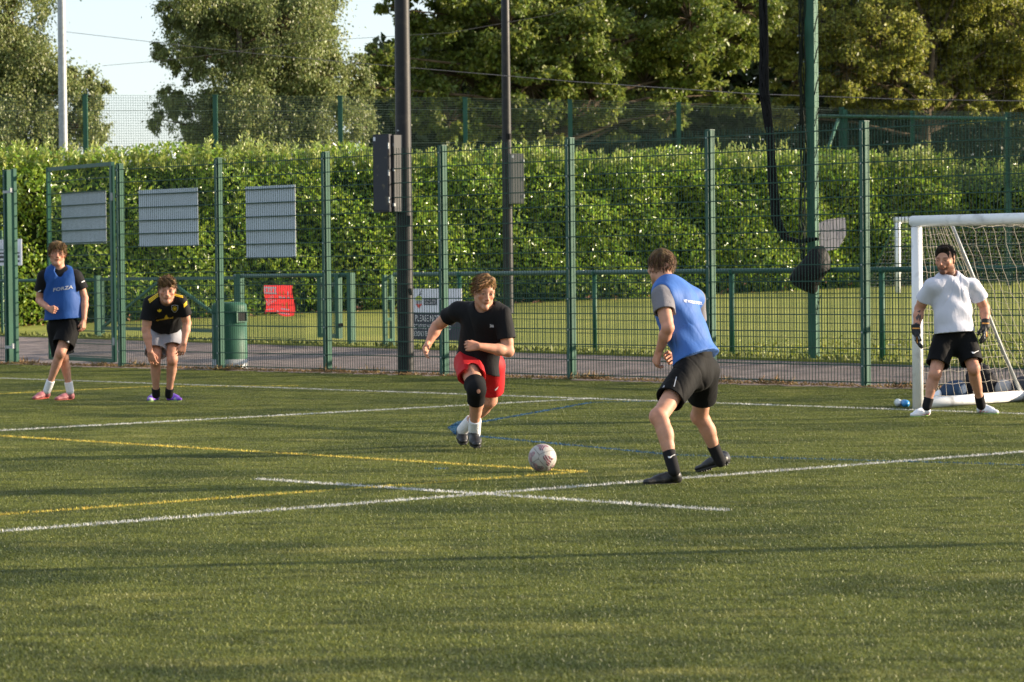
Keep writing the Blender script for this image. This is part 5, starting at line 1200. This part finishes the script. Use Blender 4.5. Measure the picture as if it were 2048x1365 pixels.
def shirt(p, m_, sl, wc, ww, wh, hem, grow=.016, amp=.011, seed=1, dep=.68, r0=.066, r1=.078, name='shirt', hemtilt=0.0, neck_r=.068, armhole=0.0, vneck=0.0, neckup=.03, hollow=False):
    J = p.J; F = p.field([J['neck'], J['shR'], J['shL'], hem, J['pel'], J['elR'] * sl[0] + J['shR'] * (1 - sl[0]), J['elL'] * sl[1] + J['shL'] * (1 - sl[1])], .2)
    p.torso(F, J['neck'] - p_up(p) * .0, J['pel'], J['shL'], J['shR'], wc * p.u, ww * p.u, wh * p.u, dep, grow=grow)
    ext = hem - p.upv * .06; F.cap(J['pel'], ext - (ext - J['pel']) @ p.ax * p.ax * .0, wh * p.u + grow, wh * p.u * 1.03 + grow, .03, n=p.fr, sq=dep * 1.05)
    nf = fold_noise(seed, amp * p.u); F.noise(nf)
    if not armhole:
        sleeve(p, F, J['shR'], J['elR'], sl[0], r0, r1, nf); sleeve(p, F, J['shL'], J['elL'], sl[1], r0, r1, nf)
    else:
        for a, b in (('shR', 'shL'), ('shL', 'shR')):
            o = nrm(J[a] - J[b]); F.cap(J[a] + o * .045 - p.upv * .08 * p.u, J[a] + o * .06 + p.upv * .08, armhole * p.u, armhole * 1.1 * p.u, .012, 'sub')
    hn = nrm(-p.upv + p.fr * hemtilt); F.cut(hem, hn); F.cap(hem - p.upv * (wh * p.u + grow - .05), hem - p.upv * .3, wh * p.u + grow - .02, wh * p.u + grow, .004, 'sub', n=p.fr, sq=dep * 1.0) if hollow else None
    nb_ = J['neck'] - p.upv * .03 * p.u; F.cap(nb_ + p.upv * .015 + p.fr * .012, J['neck'] + (J['head'] - J['neck']) * .6 + p.upv * neckup, neck_r * p.u, neck_r * p.u * 1.05, .008, 'sub')
    if vneck: F.cap(J['neck'] + p.fr * .12 * p.u, J['neck'] - p.upv * vneck * p.u + p.fr * .16 * p.u, .062 * p.u, .012 * p.u, .006, 'sub')
    return p.out(name, F, m_)
def p_up(p): return np.zeros(3)
def body(p, beard=0, brow=(.35, .25, .2), flush=1.0, hands=(), wc=.15, ww=.128, wh=.14, feet=True, H=.26, neck_k=1.0, arm_k=(1, 1), leg_k=1.0, tr=1.0):
    J = p.J; F = p.field(list(J.values()), .16); p.torso(F, J['neck'], J['pel'], J['shL'], J['shR'], wc * p.u, ww * p.u, wh * p.u * .86, .58, grow=-.022)
    p.head(F, H); F.cap(p.hp(0, -.09, -.20), J['neck'] - p.upv * .02, .235 * H * neck_k, .26 * H * neck_k, .03)
    for a, b in (('hipR', 'hipL'),): F.cap(J[a], J[b], .080 * p.u, .080 * p.u, .03)
    p.limb_arm(F, J['shR'], J['elR'], J['wrR'], arm_k[0]); p.limb_arm(F, J['shL'], J['elL'], J['wrL'], arm_k[1])
    bk = -p.fr * np.array([1, 1, 0]); bk = nrm(bk)
    p.limb_leg(F, J['hipR'], J['knR'], J['anR'], bk, leg_k); p.limb_leg(F, J['hipL'], J['knL'], J['anL'], bk, leg_k)
    for (w_, d, n, side, kw) in hands: p.hand(F, w_, d, n, side, **kw)
    o = p.out('body', F, M['skin'], col=lambda v: p.skin_col(v, beard, brow, flush)); p.eyes(); return o
def foot(hx, hy, ang, L, u, z=-0.004, lift=0.0):
    h_ = Gp(hx, hy); a = math.radians(ang); t = h_ + np.array([math.cos(a), math.sin(a), 0]) * L * u; return h_ + np.array([0, 0, z + lift]), t + np.array([0, 0, z])
UP = np.array([0, 0, 1.0])

# ------------------------------------------------------------------ the running player in black and red
D0 = 23.75
p = Person('running young man in black T-shirt and red shorts with a black knee brace', Gp(948, 898), D0, 1.10,
           dict(head=(969, 584, -.26), neck=(970, 624, -.16), pel=(957, 716, .02), shR=(912, 621, -.04), shL=(1006, 626, -.20), elR=(874, 653, .17), wrR=(857, 687, .10), elL=(1017, 703, -.22), wrL=(957, 693, -.38),
                hipR=(936, 729, .0), hipL=(980, 733, .06), knR=(953, 779, -.44), anR=(949, 862, -.14), knL=(980, 800, .22), anL=(929, 856, .46)), (15, 12, 4))
J = p.J; p.hw = .88
body(p, hands=[(J['wrR'], P(847, 708, D0 + .02) - J['wrR'], _R * .75 - _F * .3, _R * .6 + UP * .3 - _F, dict(curl=.42, L=.195)), (J['wrL'], P(938, 692, D0 - .40) - J['wrL'], _F * 1.0 - UP * .1, UP + _F * -.2, dict(curl=1.38, L=.19, thumb=.9, spread=.03))], H=.258, wc=.142, ww=.13, wh=.135, neck_k=1.12, brow=(.55, .42, .34))
hem = P(960, 742, D0 - .02)
sh1 = shirt(p, M['black_tee'], (.42, .68), .152, .140, .142, hem, seed=2, r1=.073, r0=.056, neck_r=.072, hemtilt=.35, amp=.010)
_t = bvh_of(sh1)
for q in ([(979.5, 649), (982.5, 649.5), (982.5, 651), (984.5, 651), (984.5, 650), (987.5, 650.5), (987, 652.2), (980, 651.6)], [(979.5, 655), (982.5, 655), (982.5, 653.4), (985, 653.6), (985, 655), (988, 655), (987, 652.6), (980.5, 652.2)]): lay_poly(sh1, q, M['grey_print'], 'emblem', _t)
s_ = shorts(p, M['red_shorts'], J['hipR'], J['hipL'], J['knR'], J['knL'], .50, .74, P(957, 703, D0), seed=8, amp=.016, flare=-.004, r0=.108, r1=.104, tilt=((0, 0, -.75), (0, 0, 0)))
lay_poly(s_, [(990, 779), (997, 773), (994, 779), (990, 782)], M['white_print'])
make_hair(p, M['hair_blond'], size=(.338, .43, .375), face=((-.06, .46, -.12), (.27, .33, .40)), extra=[((-.12, .26, .44), (.16, .32, .34), .10, .09), ((.16, .32, .34), (.27, .22, .14), .09, .05), ((-.2, .2, .42), (-.30, .15, .2), .07, .05), ((0, .1, .52), (.2, .1, .40), .08, .08)], dirf=lambda co, no: no * .12 + p.hx * .8 - p.hz * .35 + p.hy * .15, n=1000, ln=.04, seed=3, flow=(1, .1, -.5), side=.0, noise=.004, nape=-.15)
F = p.field([J['knR']], .2); kd = nrm(J['anR'] - J['knR']); td = nrm(J['knR'] - J['hipR'])
F.cap(J['knR'] - td * .12, J['knR'], .083 * p.u, .068 * p.u, .02); F.cap(J['knR'], J['knR'] + kd * .13, .066 * p.u, .063 * p.u, .02); F.cut(J['knR'] + kd * .135, kd); F.cut(J['knR'] - td * .10, -td)
br_ = p.out('knee_brace', F, M['brace'])
lay_poly(br_, [(957 + 3.8 * math.cos(t), 783 + 4.4 * math.sin(t)) for t in np.linspace(0, 6.28, 13)[:-1]], M['knee_skin'], 'opening', lift=.006)
p.sock(J['anR'], J['knR'], -.05, .27, M['sock_white'], .043, .046); p.sock(J['anL'], J['knL'], -.05, .27, M['sock_white'], .043, .046)
p.shoe(P(946, 882, D0 - .08), P(955, 896, D0 - .30), J['anR'], UP * .9 - _F * .5, M['shoe_black'], M['sole_dark'], .043, .0)
p.shoe(P(924, 872, D0 + .62), P(927, 890, D0 + .40), J['anL'], UP * .8 - _F * .9, M['shoe_black'], M['sole_dark'], .043, .0)

# ------------------------------------------------------------------ the defender seen from behind
D0 = 20.05
p = Person('young man in light blue bib and black shorts crouching with his back to the camera', Gp(1390, 965), D0, 1.0,
           dict(head=(1321, 535, .26), neck=(1337, 572, .16), pel=(1393, 728, .04), shR=(1392, 598, .34), shL=(1322, 592, -.02), elL=(1336, 656, -.14), wrL=(1318, 703, -.02), elR=(1392, 684, .44), wrR=(1350, 716, .30),
                hipR=(1409, 742, .12), hipL=(1376, 744, -.08), knL=(1318, 834, -.40), anL=(1347, 938, -.50), knR=(1400, 833, .36), anR=(1439, 920, .48)), (-152, 6, -4))
J = p.J
body(p, hands=[(J['wrL'], P(1310, 731, D0 + .02) - J['wrL'], _R * .8 + _F * .4, -_R * .3 + _F, dict(curl=.7, L=.185)), (J['wrR'], P(1322, 722, D0 + .2) - J['wrR'], UP * .3 - _F * .9, UP - _R * .2, dict(curl=.75, L=.18))], H=.238, wc=.135, ww=.125, wh=.135)
hem = P(1396, 718, D0 + .05)
shirt(p, M['grey_tee'], (.50, .5), .150, .135, .13, hem + p.upv * .08, seed=12, r0=.064, r1=.076, dep=.7, name='undershirt', amp=.022, neck_r=.062)
bib = shirt(p, M['bib_pale'], (.3, .3), .158, .155, .164, hem, seed=13, grow=.028, amp=.023, armhole=.088, dep=.72, name='bib', hemtilt=-.12, neck_r=.070)
_t = bvh_of(bib); lay_text(bib, 'NET WORLD SPORTS', (1368, 605), (36, 5.5), (-.5, -6), M['white_print'], _t)
s_ = shorts(p, M['black_shorts'], J['hipR'], J['hipL'], J['knR'], J['knL'], .62, .62, P(1391, 706, D0 + .04), seed=14, amp=.014, flare=.0, r0=.104, r1=.100)
_t = bvh_of(s_); lay_quad(s_, [(1352, 754), (1354, 754), (1349, 774), (1347, 774)], M['grey_print'], 'emblem', 1, 5, _t); lay_poly(s_, [(1325, 776), (1329, 770), (1329, 775), (1327, 779)], M['grey_print'], 'emblem', _t)
make_hair(p, M['hair_mid'], size=(.345, .425, .37), nape=-.20, face=((0, .46, -.16), (.30, .36, .45)), side=-.06, n=1500, ln=.03, flow=(.3, 0, -1), dirf=lambda co, no: no * .22 - p.hz * .7 + p.hx * .2, seed=4, wd=.003, extra=[((.0, .25, .42), (.15, .33, .32), .08, .07)])
for a, k_, in (('anL', 'knL'), ('anR', 'knR')):
    so = p.sock(J[a], J[k_], -.02, .34, M['sock_black'], .040, .0435)
    if a == 'anL': lay_poly(so, [(1336, 913), (1339, 915), (1349, 909), (1350.5, 910), (1340, 917), (1336.5, 916)], M['white_print'], 'emblem')
h_, t_ = foot(1361, 966, 208, .285, 1); p.shoe(h_, t_, J['anL'], UP, M['shoe_black'], M['sole_dark'], .04, .0)
h_, t_ = foot(1461, 946, 150, .27, 1, lift=.075); p.shoe(h_, t_, J['anR'], UP, M['shoe_black'], M['sole_dark'], .04, .0)

# ------------------------------------------------------------------ the goalkeeper
D0 = 28.2
p = Person('goalkeeper in white T-shirt, black shorts and black gloves standing before the goal', Gp(1905, 832), D0, 1.07,
           dict(head=(1890, 520, -.06), neck=(1899, 558, .0), pel=(1909, 672, -.03), shR=(1861, 572, -.09), shL=(1946, 570, .02), elR=(1839, 617, .06), wrR=(1832, 660, -.04), elL=(1969, 616, .12), wrL=(1971, 650, .02),
                hipR=(1888, 682, .0), hipL=(1930, 681, .04), knR=(1870, 748, -.14), anR=(1855, 808, -.12), knL=(1947, 737, -.10), anL=(1961, 806, .16)), (-28, 4, 0))
J = p.J
body(p, beard=.92, brow=(.15, .12, .12), flush=.8, hands=[], H=.262, wc=.150, ww=.13, wh=.135, arm_k=(1.08, 1.08), neck_k=1.1)
sh1 = shirt(p, M['white_tee'], (.60, .60), .172, .160, .164, P(1910, 666, D0), seed=22, amp=.019, r0=.062, r1=.082, grow=.014, neck_r=.074)
_t = bvh_of(sh1); lay_poly(sh1, [(1926, 575), (1931, 572), (1936, 576), (1934, 582), (1928, 583)], M['sign_white'], 'emblem', _t)
s_ = shorts(p, M['black_shorts'], J['hipR'], J['hipL'], J['knR'], J['knL'], .72, .80, P(1909, 664, D0), seed=23, amp=.012, r0=.106, r1=.102)
lay_poly(s_, [(1943, 704), (1946, 706.2), (1957, 701.5), (1957.5, 702.5), (1947, 708), (1944, 707)], M['white_print'])
make_hair(p, M['hair_dark'], size=(.332, .41, .35), c=(0, -.075, .18), face=((0, .45, -.10), (.28, .31, .41)), extra=[((-.16, .2, .42), (.16, .2, .42), .08, .08)], n=900, ln=.010, dirf=lambda co, no: no * .5 + np.random.default_rng(3).normal(0, .6, co.shape), seed=5, nape=-.16, side=-.02, noise=.012)
for nm, wr, tip, n_, sd_ in (('wrR', J['wrR'], P(1837, 702, D0 - .08), _R * .7 - _F * .3, _R * .8 - _F), ('wrL', J['wrL'], P(1969, 690, D0 - .05), -_R * .6 + _F * .3, -_R - _F * .3)):
    F = p.field([wr, tip], .12); p.hand(F, wr, tip - wr, n_, sd_, curl=.25, L=.215, thumb=.25, spread=.16, fat=1.32); ex = wr - nrm(tip - wr) * .05; F.cap(ex, wr + nrm(tip - wr) * .02, .040 * p.u, .040 * p.u, .008); F.cut(ex, -nrm(tip - wr))
    gl = p.out('glove', F, M['glove']); _t = bvh_of(gl); x0, y0 = proj(wr)
    lay_quad(gl, [(x0 - 7, y0 - 4), (x0 + 7, y0 - 4), (x0 + 7, y0 - 1.5), (x0 - 7, y0 - 1.5)], M['glove_orange'], 'wrist_strap', 8, 1, _t)
    for kx in (-4, 0, 4): lay_quad(gl, [(x0 + kx + 1, y0 + 14), (x0 + kx + 2.5, y0 + 14), (x0 + kx + 3.5, y0 + 27), (x0 + kx + 2, y0 + 27)], M['grey_print'] if kx else M['glove_orange'], 'print', 1, 4, _t)
bd_ = [o for o in p.root.children if o.name.startswith('body')][0]; _t = bvh_of(bd_)
for q in ([(1831, 636), (1837, 628), (1840, 632), (1834, 642)], [(1834, 624), (1841, 620), (1840, 626)], [(1829, 646), (1835, 645), (1834, 652), (1830, 652)], [(1838, 634), (1842, 628), (1842, 638), (1838, 643)]): lay_poly(bd_, q, M['tattoo'], 'tattoo', _t, .0015)
for a, k_ in (('anR', 'knR'), ('anL', 'knL')): p.sock(J[a], J[k_], -.06, .20, M['sock_black'], .042, .044)
for hx, hy, an_, a in ((1856, 831.5, 232, 'anR'), (1958, 826, 296, 'anL')):
    h_, t_ = foot(hx, hy, an_, .285, p.u); o = p.shoe(h_, t_, J[a], UP, M['shoe_white'], M['sole_green'], .043, .0); _t = bvh_of(o); x0, y0 = proj(h_); x1, y1 = proj(t_)
    sg_ = 1
    for i in range(3):
        f0 = .02 + i * .17; xa, ya = x0 + (x1 - x0) * f0, y0 + (y1 - y0) * f0; lay_quad(o, [(xa - 1, ya - 2 - i * .3), (xa + 3.2, ya - 6 + i * .8), (xa + 5, ya - 6 + i * .8), (xa + 1.2, ya - 2 - i * .3)], M['pink_print'], 'stripe', 2, 2, _t)

# ------------------------------------------------------------------ the player in the dark blue bib, far left
D0 = 33.7
p = Person('young man in dark blue bib with FORZA print and pink boots, walking at far left', Gp(115, 803), D0, 1.06,
           dict(head=(114.5, 508, -.04), neck=(119, 541, .0), pel=(128, 648, .0), shR=(87, 553, -.04), shL=(153, 552, .02), elR=(79, 601, .05), wrR=(98, 618, -.20), elL=(169, 597, .06), wrL=(168, 640, -.04),
                hipR=(114, 655, .04), hipL=(140, 655, -.02), knL=(121, 706, -.16), anL=(97, 774, -.02), knR=(127, 715, .06), anR=(139, 776, .12)), (10, -4, 3), h=.0055)
J = p.J
body(p, hands=[(J['wrR'], P(110, 621, D0 - .28) - J['wrR'], -_F * -.2 + _R * .2 + _F, UP - _F * .4, dict(curl=1.35, L=.19, thumb=.9, spread=.03)), (J['wrL'], P(166, 664, D0 - .06) - J['wrL'], -_R + _F * .4, -_F - _R * .2, dict(curl=.5, L=.19))], H=.272, brow=(.5, .36, .28), wc=.14, ww=.125, wh=.13)
shirt(p, M['black_tee'], (.60, .60), .150, .135, .135, P(126, 632, D0), seed=31, name='undershirt', r0=.066, r1=.080, neck_r=.066)
bib = shirt(p, M['bib'], (.3, .3), .172, .165, .180, P(127, 639, D0), seed=35, grow=.026, amp=.019, armhole=.085, name='bib', neck_r=.074, vneck=.12)
_t = bvh_of(bib); lay_text(bib, 'FORZA', (106.5, 584), (39, -6.5), (.6, -7.2), M['grey_print'], _t, .004)
for x, y in ((79, 582), (166, 563)):
    for c in [o for o in p.root.children if o.name.startswith('undershirt')]: lay_quad(c, [(x - 3, y + 1), (x + 3, y - 1.5), (x + 3, y + .5), (x - 3, y + 2.8)], M['white_print'], 'print', 2, 1)
s_ = shorts(p, M['black_shorts'], J['hipR'], J['hipL'], J['knR'], J['knL'], .92, .70, P(127, 634, D0), seed=33, amp=.012, flare=.012)
lay_poly(s_, [(133, 684), (137, 682), (138.5, 683), (138, 686.5), (134, 687)], M['grey_print'])
make_hair(p, M['hair_brown'], size=(.37, .445, .385), face=((0, .47, -.18), (.27, .33, .36)), extra=[((-.2, .27, .34), (.2, .27, .34), .12, .12), ((-.12, .34, .22), (.14, .34, .24), .08, .08), ((.24, .2, .2), (.3, .12, .0), .09, .06), ((-.26, .2, .26), (-.31, .1, .06), .08, .06)], n=1000, ln=.04, flow=(.1, .5, -.8), dirf=lambda co, no: no * .15 + p.hy * .4 - p.hz * .6, seed=6, side=-.1)
for a, k_ in (('anR', 'knR'), ('anL', 'knL')): p.sock(J[a], J[k_], -.08, .19, M['sock_white'], .042, .045)
h_, t_ = foot(97.5, 797.5, 244, .29, p.u, lift=.02); p.shoe(h_, t_, J['anL'], UP, M['shoe_pink'], M['sole_red'], .043, .0)
h_, t_ = foot(146, 799, 238, .29, p.u); p.shoe(h_, t_, J['anR'], UP, M['shoe_pink'], M['sole_red'], .043, .0)

# ------------------------------------------------------------------ the bending player in black and yellow
D0 = 32.8
p = Person('young man bending forward in black and yellow jersey and grey shorts', Gp(328, 806), D0, 1.06,
           dict(head=(334, 581, -.56), neck=(334, 600, -.36), pel=(328, 658, .16), shR=(299, 606, -.32), shL=(363, 604, -.34), elR=(292, 660, -.30), wrR=(300, 704, -.34), elL=(374, 647, -.24), wrL=(368, 687, -.34),
                hipR=(314, 672, .08), hipL=(343, 672, .08), knR=(310.5, 722, -.16), anR=(312, 785, .02), knL=(345, 719, -.16), anL=(338.5, 785, .04)), (8, 6, 2), h=.0055)
J = p.J
body(p, hands=[(J['wrR'], P(307, 730, D0 - .30) - J['wrR'], _R * .3 + _F, _R * .9 - _F * .2, dict(curl=.35, L=.20)), (J['wrL'], P(360, 712, D0 - .34) - J['wrL'], -_R * .5 + _F, -_R - _F * .2, dict(curl=.4, L=.19))], H=.272, brow=(.4, .3, .25), beard=.18, wc=.15, ww=.13, wh=.135, arm_k=(1.08, 1.05))
sh1 = shirt(p, M['black_tee'], (.64, .60), .170, .165, .160, P(330, 648, D0 - .02), seed=41, r0=.064, r1=.080, name='jersey', neck_r=.076, amp=.010, dep=.74)
_t = bvh_of(sh1)
for i in range(3):
    lay_quad(sh1, [(296 + i * 1.4, 599.5 + i * 2.6), (316 + i * .4, 586.5 + i * 2.6), (316 + i * .4, 588.1 + i * 2.6), (297 + i * 1.4, 601.3 + i * 2.6)], M['yellow_print'], 'stripe', 6, 1, _t)
    lay_quad(sh1, [(347 + i * .2, 584.6 + i * 2.7), (365.5 + i * .3, 589.6 + i * 2.6), (366 + i * .3, 591.3 + i * 2.6), (346.5 + i * .2, 586.6 + i * 2.7)], M['yellow_print'], 'stripe', 6, 1, _t)
    lay_quad(sh1, [(367 + i * .3, 609 + i * 2.4), (373.5 + i * .2, 602 + i * 2.8), (374 + i * .2, 604 + i * 2.8), (367.4 + i * .3, 611 + i * 2.4)], M['yellow_print'], 'stripe', 3, 1, _t)
lay_poly(sh1, [(315, 623), (314.4, 619.5), (317.5, 621), (319.6, 617.5), (321, 620.5), (323.6, 619), (322.5, 623), (319, 625)], M['yellow_print'], 'emblem', _t)
cx, cy = 349.5, 617.5
lay_poly(sh1, [(cx - 6.6, cy - 6.2), (cx, cy - 7.4), (cx + 6.6, cy - 6.2), (cx + 6.4, cy + 2), (cx + 3.6, cy + 6), (cx, cy + 8), (cx - 3.6, cy + 6), (cx - 6.4, cy + 2)], M['sign_white'], 'crest', _t, .003)
lay_poly(sh1, [(cx - 5.9, cy - 5.6), (cx, cy - 6.7), (cx + 5.9, cy - 5.6), (cx + 5.7, cy + 1.8), (cx + 3.2, cy + 5.4), (cx, cy + 7.2), (cx - 3.2, cy + 5.4), (cx - 5.7, cy + 1.8)], M['black_tee'], 'crest', _t, .0045)
for a0 in (0, 1):
    rr0, rr1 = (3.4, 4.5) if a0 == 0 else (0, 2.2)
    lay_poly(sh1, [(cx + rr1 * math.cos(t), cy + rr1 * math.sin(t)) for t in np.linspace(0, 6.28, 15)[:-1]], M['yellow_print'], 'crest', _t, .006 + a0 * .003)
    if a0 == 0: lay_poly(sh1, [(cx + rr0 * math.cos(t), cy + rr0 * math.sin(t)) for t in np.linspace(0, 6.28, 15)[:-1]], M['black_tee'], 'crest', _t, .0075)
lay_poly(sh1, [(328.5, 637), (331, 632), (333, 629.5), (335, 634), (338.5, 636), (336, 638), (331, 638)], M['yellow_print'], 'emblem', _t)
lay_text(sh1, 'sponsored', (312, 643.5), (34, -5.5), (.3, -4.6), M['yellow_print'], _t)
s_ = shorts(p, M['grey_shorts'], J['hipR'], J['hipL'], J['knR'], J['knL'], .68, .60, P(328, 650, D0 + .08), seed=43, amp=.010, flare=.008, r1=.116, topn=UP)
make_hair(p, M['hair_mid'], size=(.365, .44, .385), face=((0, .46, -.16), (.26, .32, .38)), extra=[((-.22, .25, .38), (.22, .25, .38), .11, .11), ((-.1, .33, .27), (.1, .33, .27), .07, .07)], n=1100, ln=.024, dirf=lambda co, no: no * .4 + np.random.default_rng(9).normal(0, .6, co.shape), seed=7, noise=.013)
for a, k_ in (('anR', 'knR'), ('anL', 'knL')): p.sock(J[a], J[k_], -.06, .13, M['sock_black'], .042, .044)
for hx, hy, an_, a in ((312, 801, 262, 'anR'), (337, 801, 303, 'anL')):
    h_, t_ = foot(hx, hy, an_, .29, p.u); p.shoe(h_, t_, J[a], UP, M['shoe_lilac'], M['sole_green'], .044, .0)

# ================================================================== ball, bags and bottles
bc = Gp(1085, 943.5); rB = 28.3 * depth(bc) / FPX; bc = bc + (0, 0, rB - .004)
nu, nv = 180, 90; th_, ph_ = np.meshgrid(np.linspace(0, 2 * math.pi, nu, endpoint=False), np.linspace(0, math.pi, nv + 1)); dv = np.stack([np.sin(ph_) * np.cos(th_), np.sin(ph_) * np.sin(th_), np.cos(ph_)], -1).reshape(-1, 3)
seeds_px = [(1098, 919), (1084, 892), (1061, 912), (1075, 936), (1103, 942)]
SD = []
for x, y in seeds_px:
    xx, yy = (x - 1085) / 28.3, (y - 916.5) / 28.3; SD.append(nrm(_R * xx + _DN * yy - _F * math.sqrt(max(0, 1 - xx * xx - yy * yy))))
SD += [nrm(q) for q in rng.normal(0, 1, (7, 3)) + _F * 1.3]
SD = np.array(SD); dots = dv @ SD.T; sr = np.sort(dots, 1); near_ = dots.argmax(1); col = np.ones((len(dv), 3)) * (.40, .375, .35)
dirt = np.sin(dv @ [9, 4, 7]) * np.sin(dv @ [3, 11, -6]); col *= (1 + .08 * dirt)[:, None]
ang = np.arccos(np.clip(sr[:, -1], -1, 1)); tang = dv - SD[near_] * (dv * SD[near_]).sum(1)[:, None]; ex_ = np.cross(SD[near_], [.3, .5, .8]); ex_ /= np.linalg.norm(ex_, axis=1)[:, None]; ey_ = np.cross(SD[near_], ex_)
az = np.arctan2((tang * ey_).sum(1), (tang * ex_).sum(1)); tri = .36 + .12 * np.cos(3 * az + near_)
patch = ang < tri; pk = (np.sin(dv @ [31, 17, 23] + near_) * np.sin(dv @ [-19, 29, 13]) > .12); col[patch] = (.035, .02, .035); col[patch & pk] = (.36, .10, .13); col[patch & (np.sin(dv @ [43, -37, 21]) > .62)] = (.5, .45, .44)
gap = sr[:, -1] - sr[:, -2]; seam = (gap < .02); col[seam] *= .3
rad = rB * (1 - .012 * np.exp(-(gap / .02) ** 2)); vv = bc + dv * rad[:, None]
ff = [(j * nu + i, (j + 1) * nu + i, (j + 1) * nu + (i + 1) % nu, j * nu + (i + 1) % nu) for j in range(nv) for i in range(nu)]
M['ball'] = mat('ball_leather', (1, 1, 1), .45, .4, tint=True, bump=.15, bscale=50)
o = np_mesh('football', vv, ff, M['ball'], None, True, col); tag(o, 'scuffed white football with dark and pink patches between the two players', 'ball')

def blob(name, pts, m_, label=None, cat=None, parent=None, amp=.012, seed=1, h=.012, group=None):
    P_ = [(np.asarray(a), r) for a, r in pts]; F = Field(np.min([a - r for a, r in P_], 0) - .06, np.max([a + r for a, r in P_], 0) + .06, h)
    for a, r in P_: F.ell(a, np.eye(3), np.broadcast_to(r, (3,)), .05)
    F.noise(fold_noise(seed, amp, 40, 14)); v, f = F.mesh(); v[:, 2] = np.maximum(v[:, 2], .006); o = np_mesh(name, v, f, m_, parent, True)
    if label: tag(o, label, cat, group)
    return o
M['blue_bag'] = mat('blue_bag', (.010, .02, .05), .7, .2, col2=(.05, .09, .16), vscale=3, bump=.3, bscale=20); M['black_bag'] = mat('black_bag', (.012, .012, .016), .75, .2, bump=.4, bscale=18); M['grey_bag'] = mat('dark_grey_bag', (.05, .05, .06), .8, .2, bump=.4, bscale=18)
dI = depth(Gp(1905, 795)) 
def I(x, y, dd=0): return P(x, y, dI + dd)
blob('sports_bag', [(I(1893, 786), np.array([.075, .12, .09])), (I(1908, 782), np.array([.10, .14, .11])), (I(1920, 782), np.array([.07, .12, .11]))], M['blue_bag'], 'crumpled dark blue sports bag on the turf behind the goal net', 'bag', seed=2)
blob('rucksack', [(I(1947, 765, .1), np.array([.09, .1, .16])), (I(1962, 748, .1), np.array([.12, .10, .12])), (I(1975, 765, .1), np.array([.10, .1, .12])), (I(1958, 783, .1), np.array([.18, .12, .09]))], M['black_bag'], 'black rucksack heap behind the goal net, seen beside the keeper', 'bag', seed=3)
b1 = blob('football', [(I(2008, 779, .05), .105)], mat('worn_ball', (.42, .39, .38), .5, .3, col2=(.45, .12, .14), vscale=7, vthr=(.6, .64)), 'worn white and red football lying among the bags behind the goal', 'ball', amp=.002, h=.008)
blob('sports_bag', [(I(2046, 776, .0), np.array([.13, .14, .13])), (I(2062, 782, 0), np.array([.14, .14, .10]))], M['grey_bag'], 'dark grey sports bag at the right edge behind the goal', 'bag', seed=5)
blob('boot', [(I(1874, 792), np.array([.05, .07, .035])), (I(1879, 788), np.array([.03, .05, .04]))], M['shoe_white'], 'pale boot lying beside the blue bag behind the goal', 'boot', h=.008, amp=.004)
def bottle(px, py, r, L, ang, m1, m2, label):
    a = math.radians(ang); d = np.array([math.cos(a), math.sin(a), 0]); c = Gp(px, py) + (0, 0, r); k = MB()
    k.tube([c - d * L * .5, c - d * L * .46, c + d * L * .2, c + d * L * .3, c + d * L * .42], [r * .85, r, r, r * .8, r * .45], 16); o = k.build('bottle', m1, None, True); tag(o, label, 'bottle', None)
    k = MB(); k.tube([c + d * L * .42, c + d * L * .5], [r * .42, r * .38], 12); k.build('cap', m2, o, True)
    return o
M['clear'] = mat('clear_plastic', (.55, .6, .6), .2, .5); M['blue_plastic'] = mat('blue_plastic', (.03, .24, .55), .35, .5)
bottle(1797, 814, .040, .2, 268, M['clear'], M['sign_white'], 'clear water bottle lying on the turf left of the goalpost')
bottle(1811, 815, .038, .2, 272, M['blue_plastic'], M['blue_plastic'], 'blue bottle lying on the turf beside the clear one by the goalpost')

# every single-mesh thing gets its origin at its own base
for o in list(C.objects):
    if o.type == 'MESH' and o.parent is None and not o.modifiers and o.get('kind') is None and not o.name.startswith('artificial_grass_tile'):
        me = o.data; n = len(me.vertices); v = np.empty(n * 3, np.float32); me.vertices.foreach_get('co', v); v = v.reshape(-1, 3)
        c = np.array([(v[:, 0].min() + v[:, 0].max()) / 2, (v[:, 1].min() + v[:, 1].max()) / 2, v[:, 2].min()], np.float32)
        v -= c; me.vertices.foreach_set('co', v.ravel()); o.location = Vector(c.tolist()) + o.location
        for ch in o.children: ch.location = ch.location - Vector(c.tolist())
        me.update()
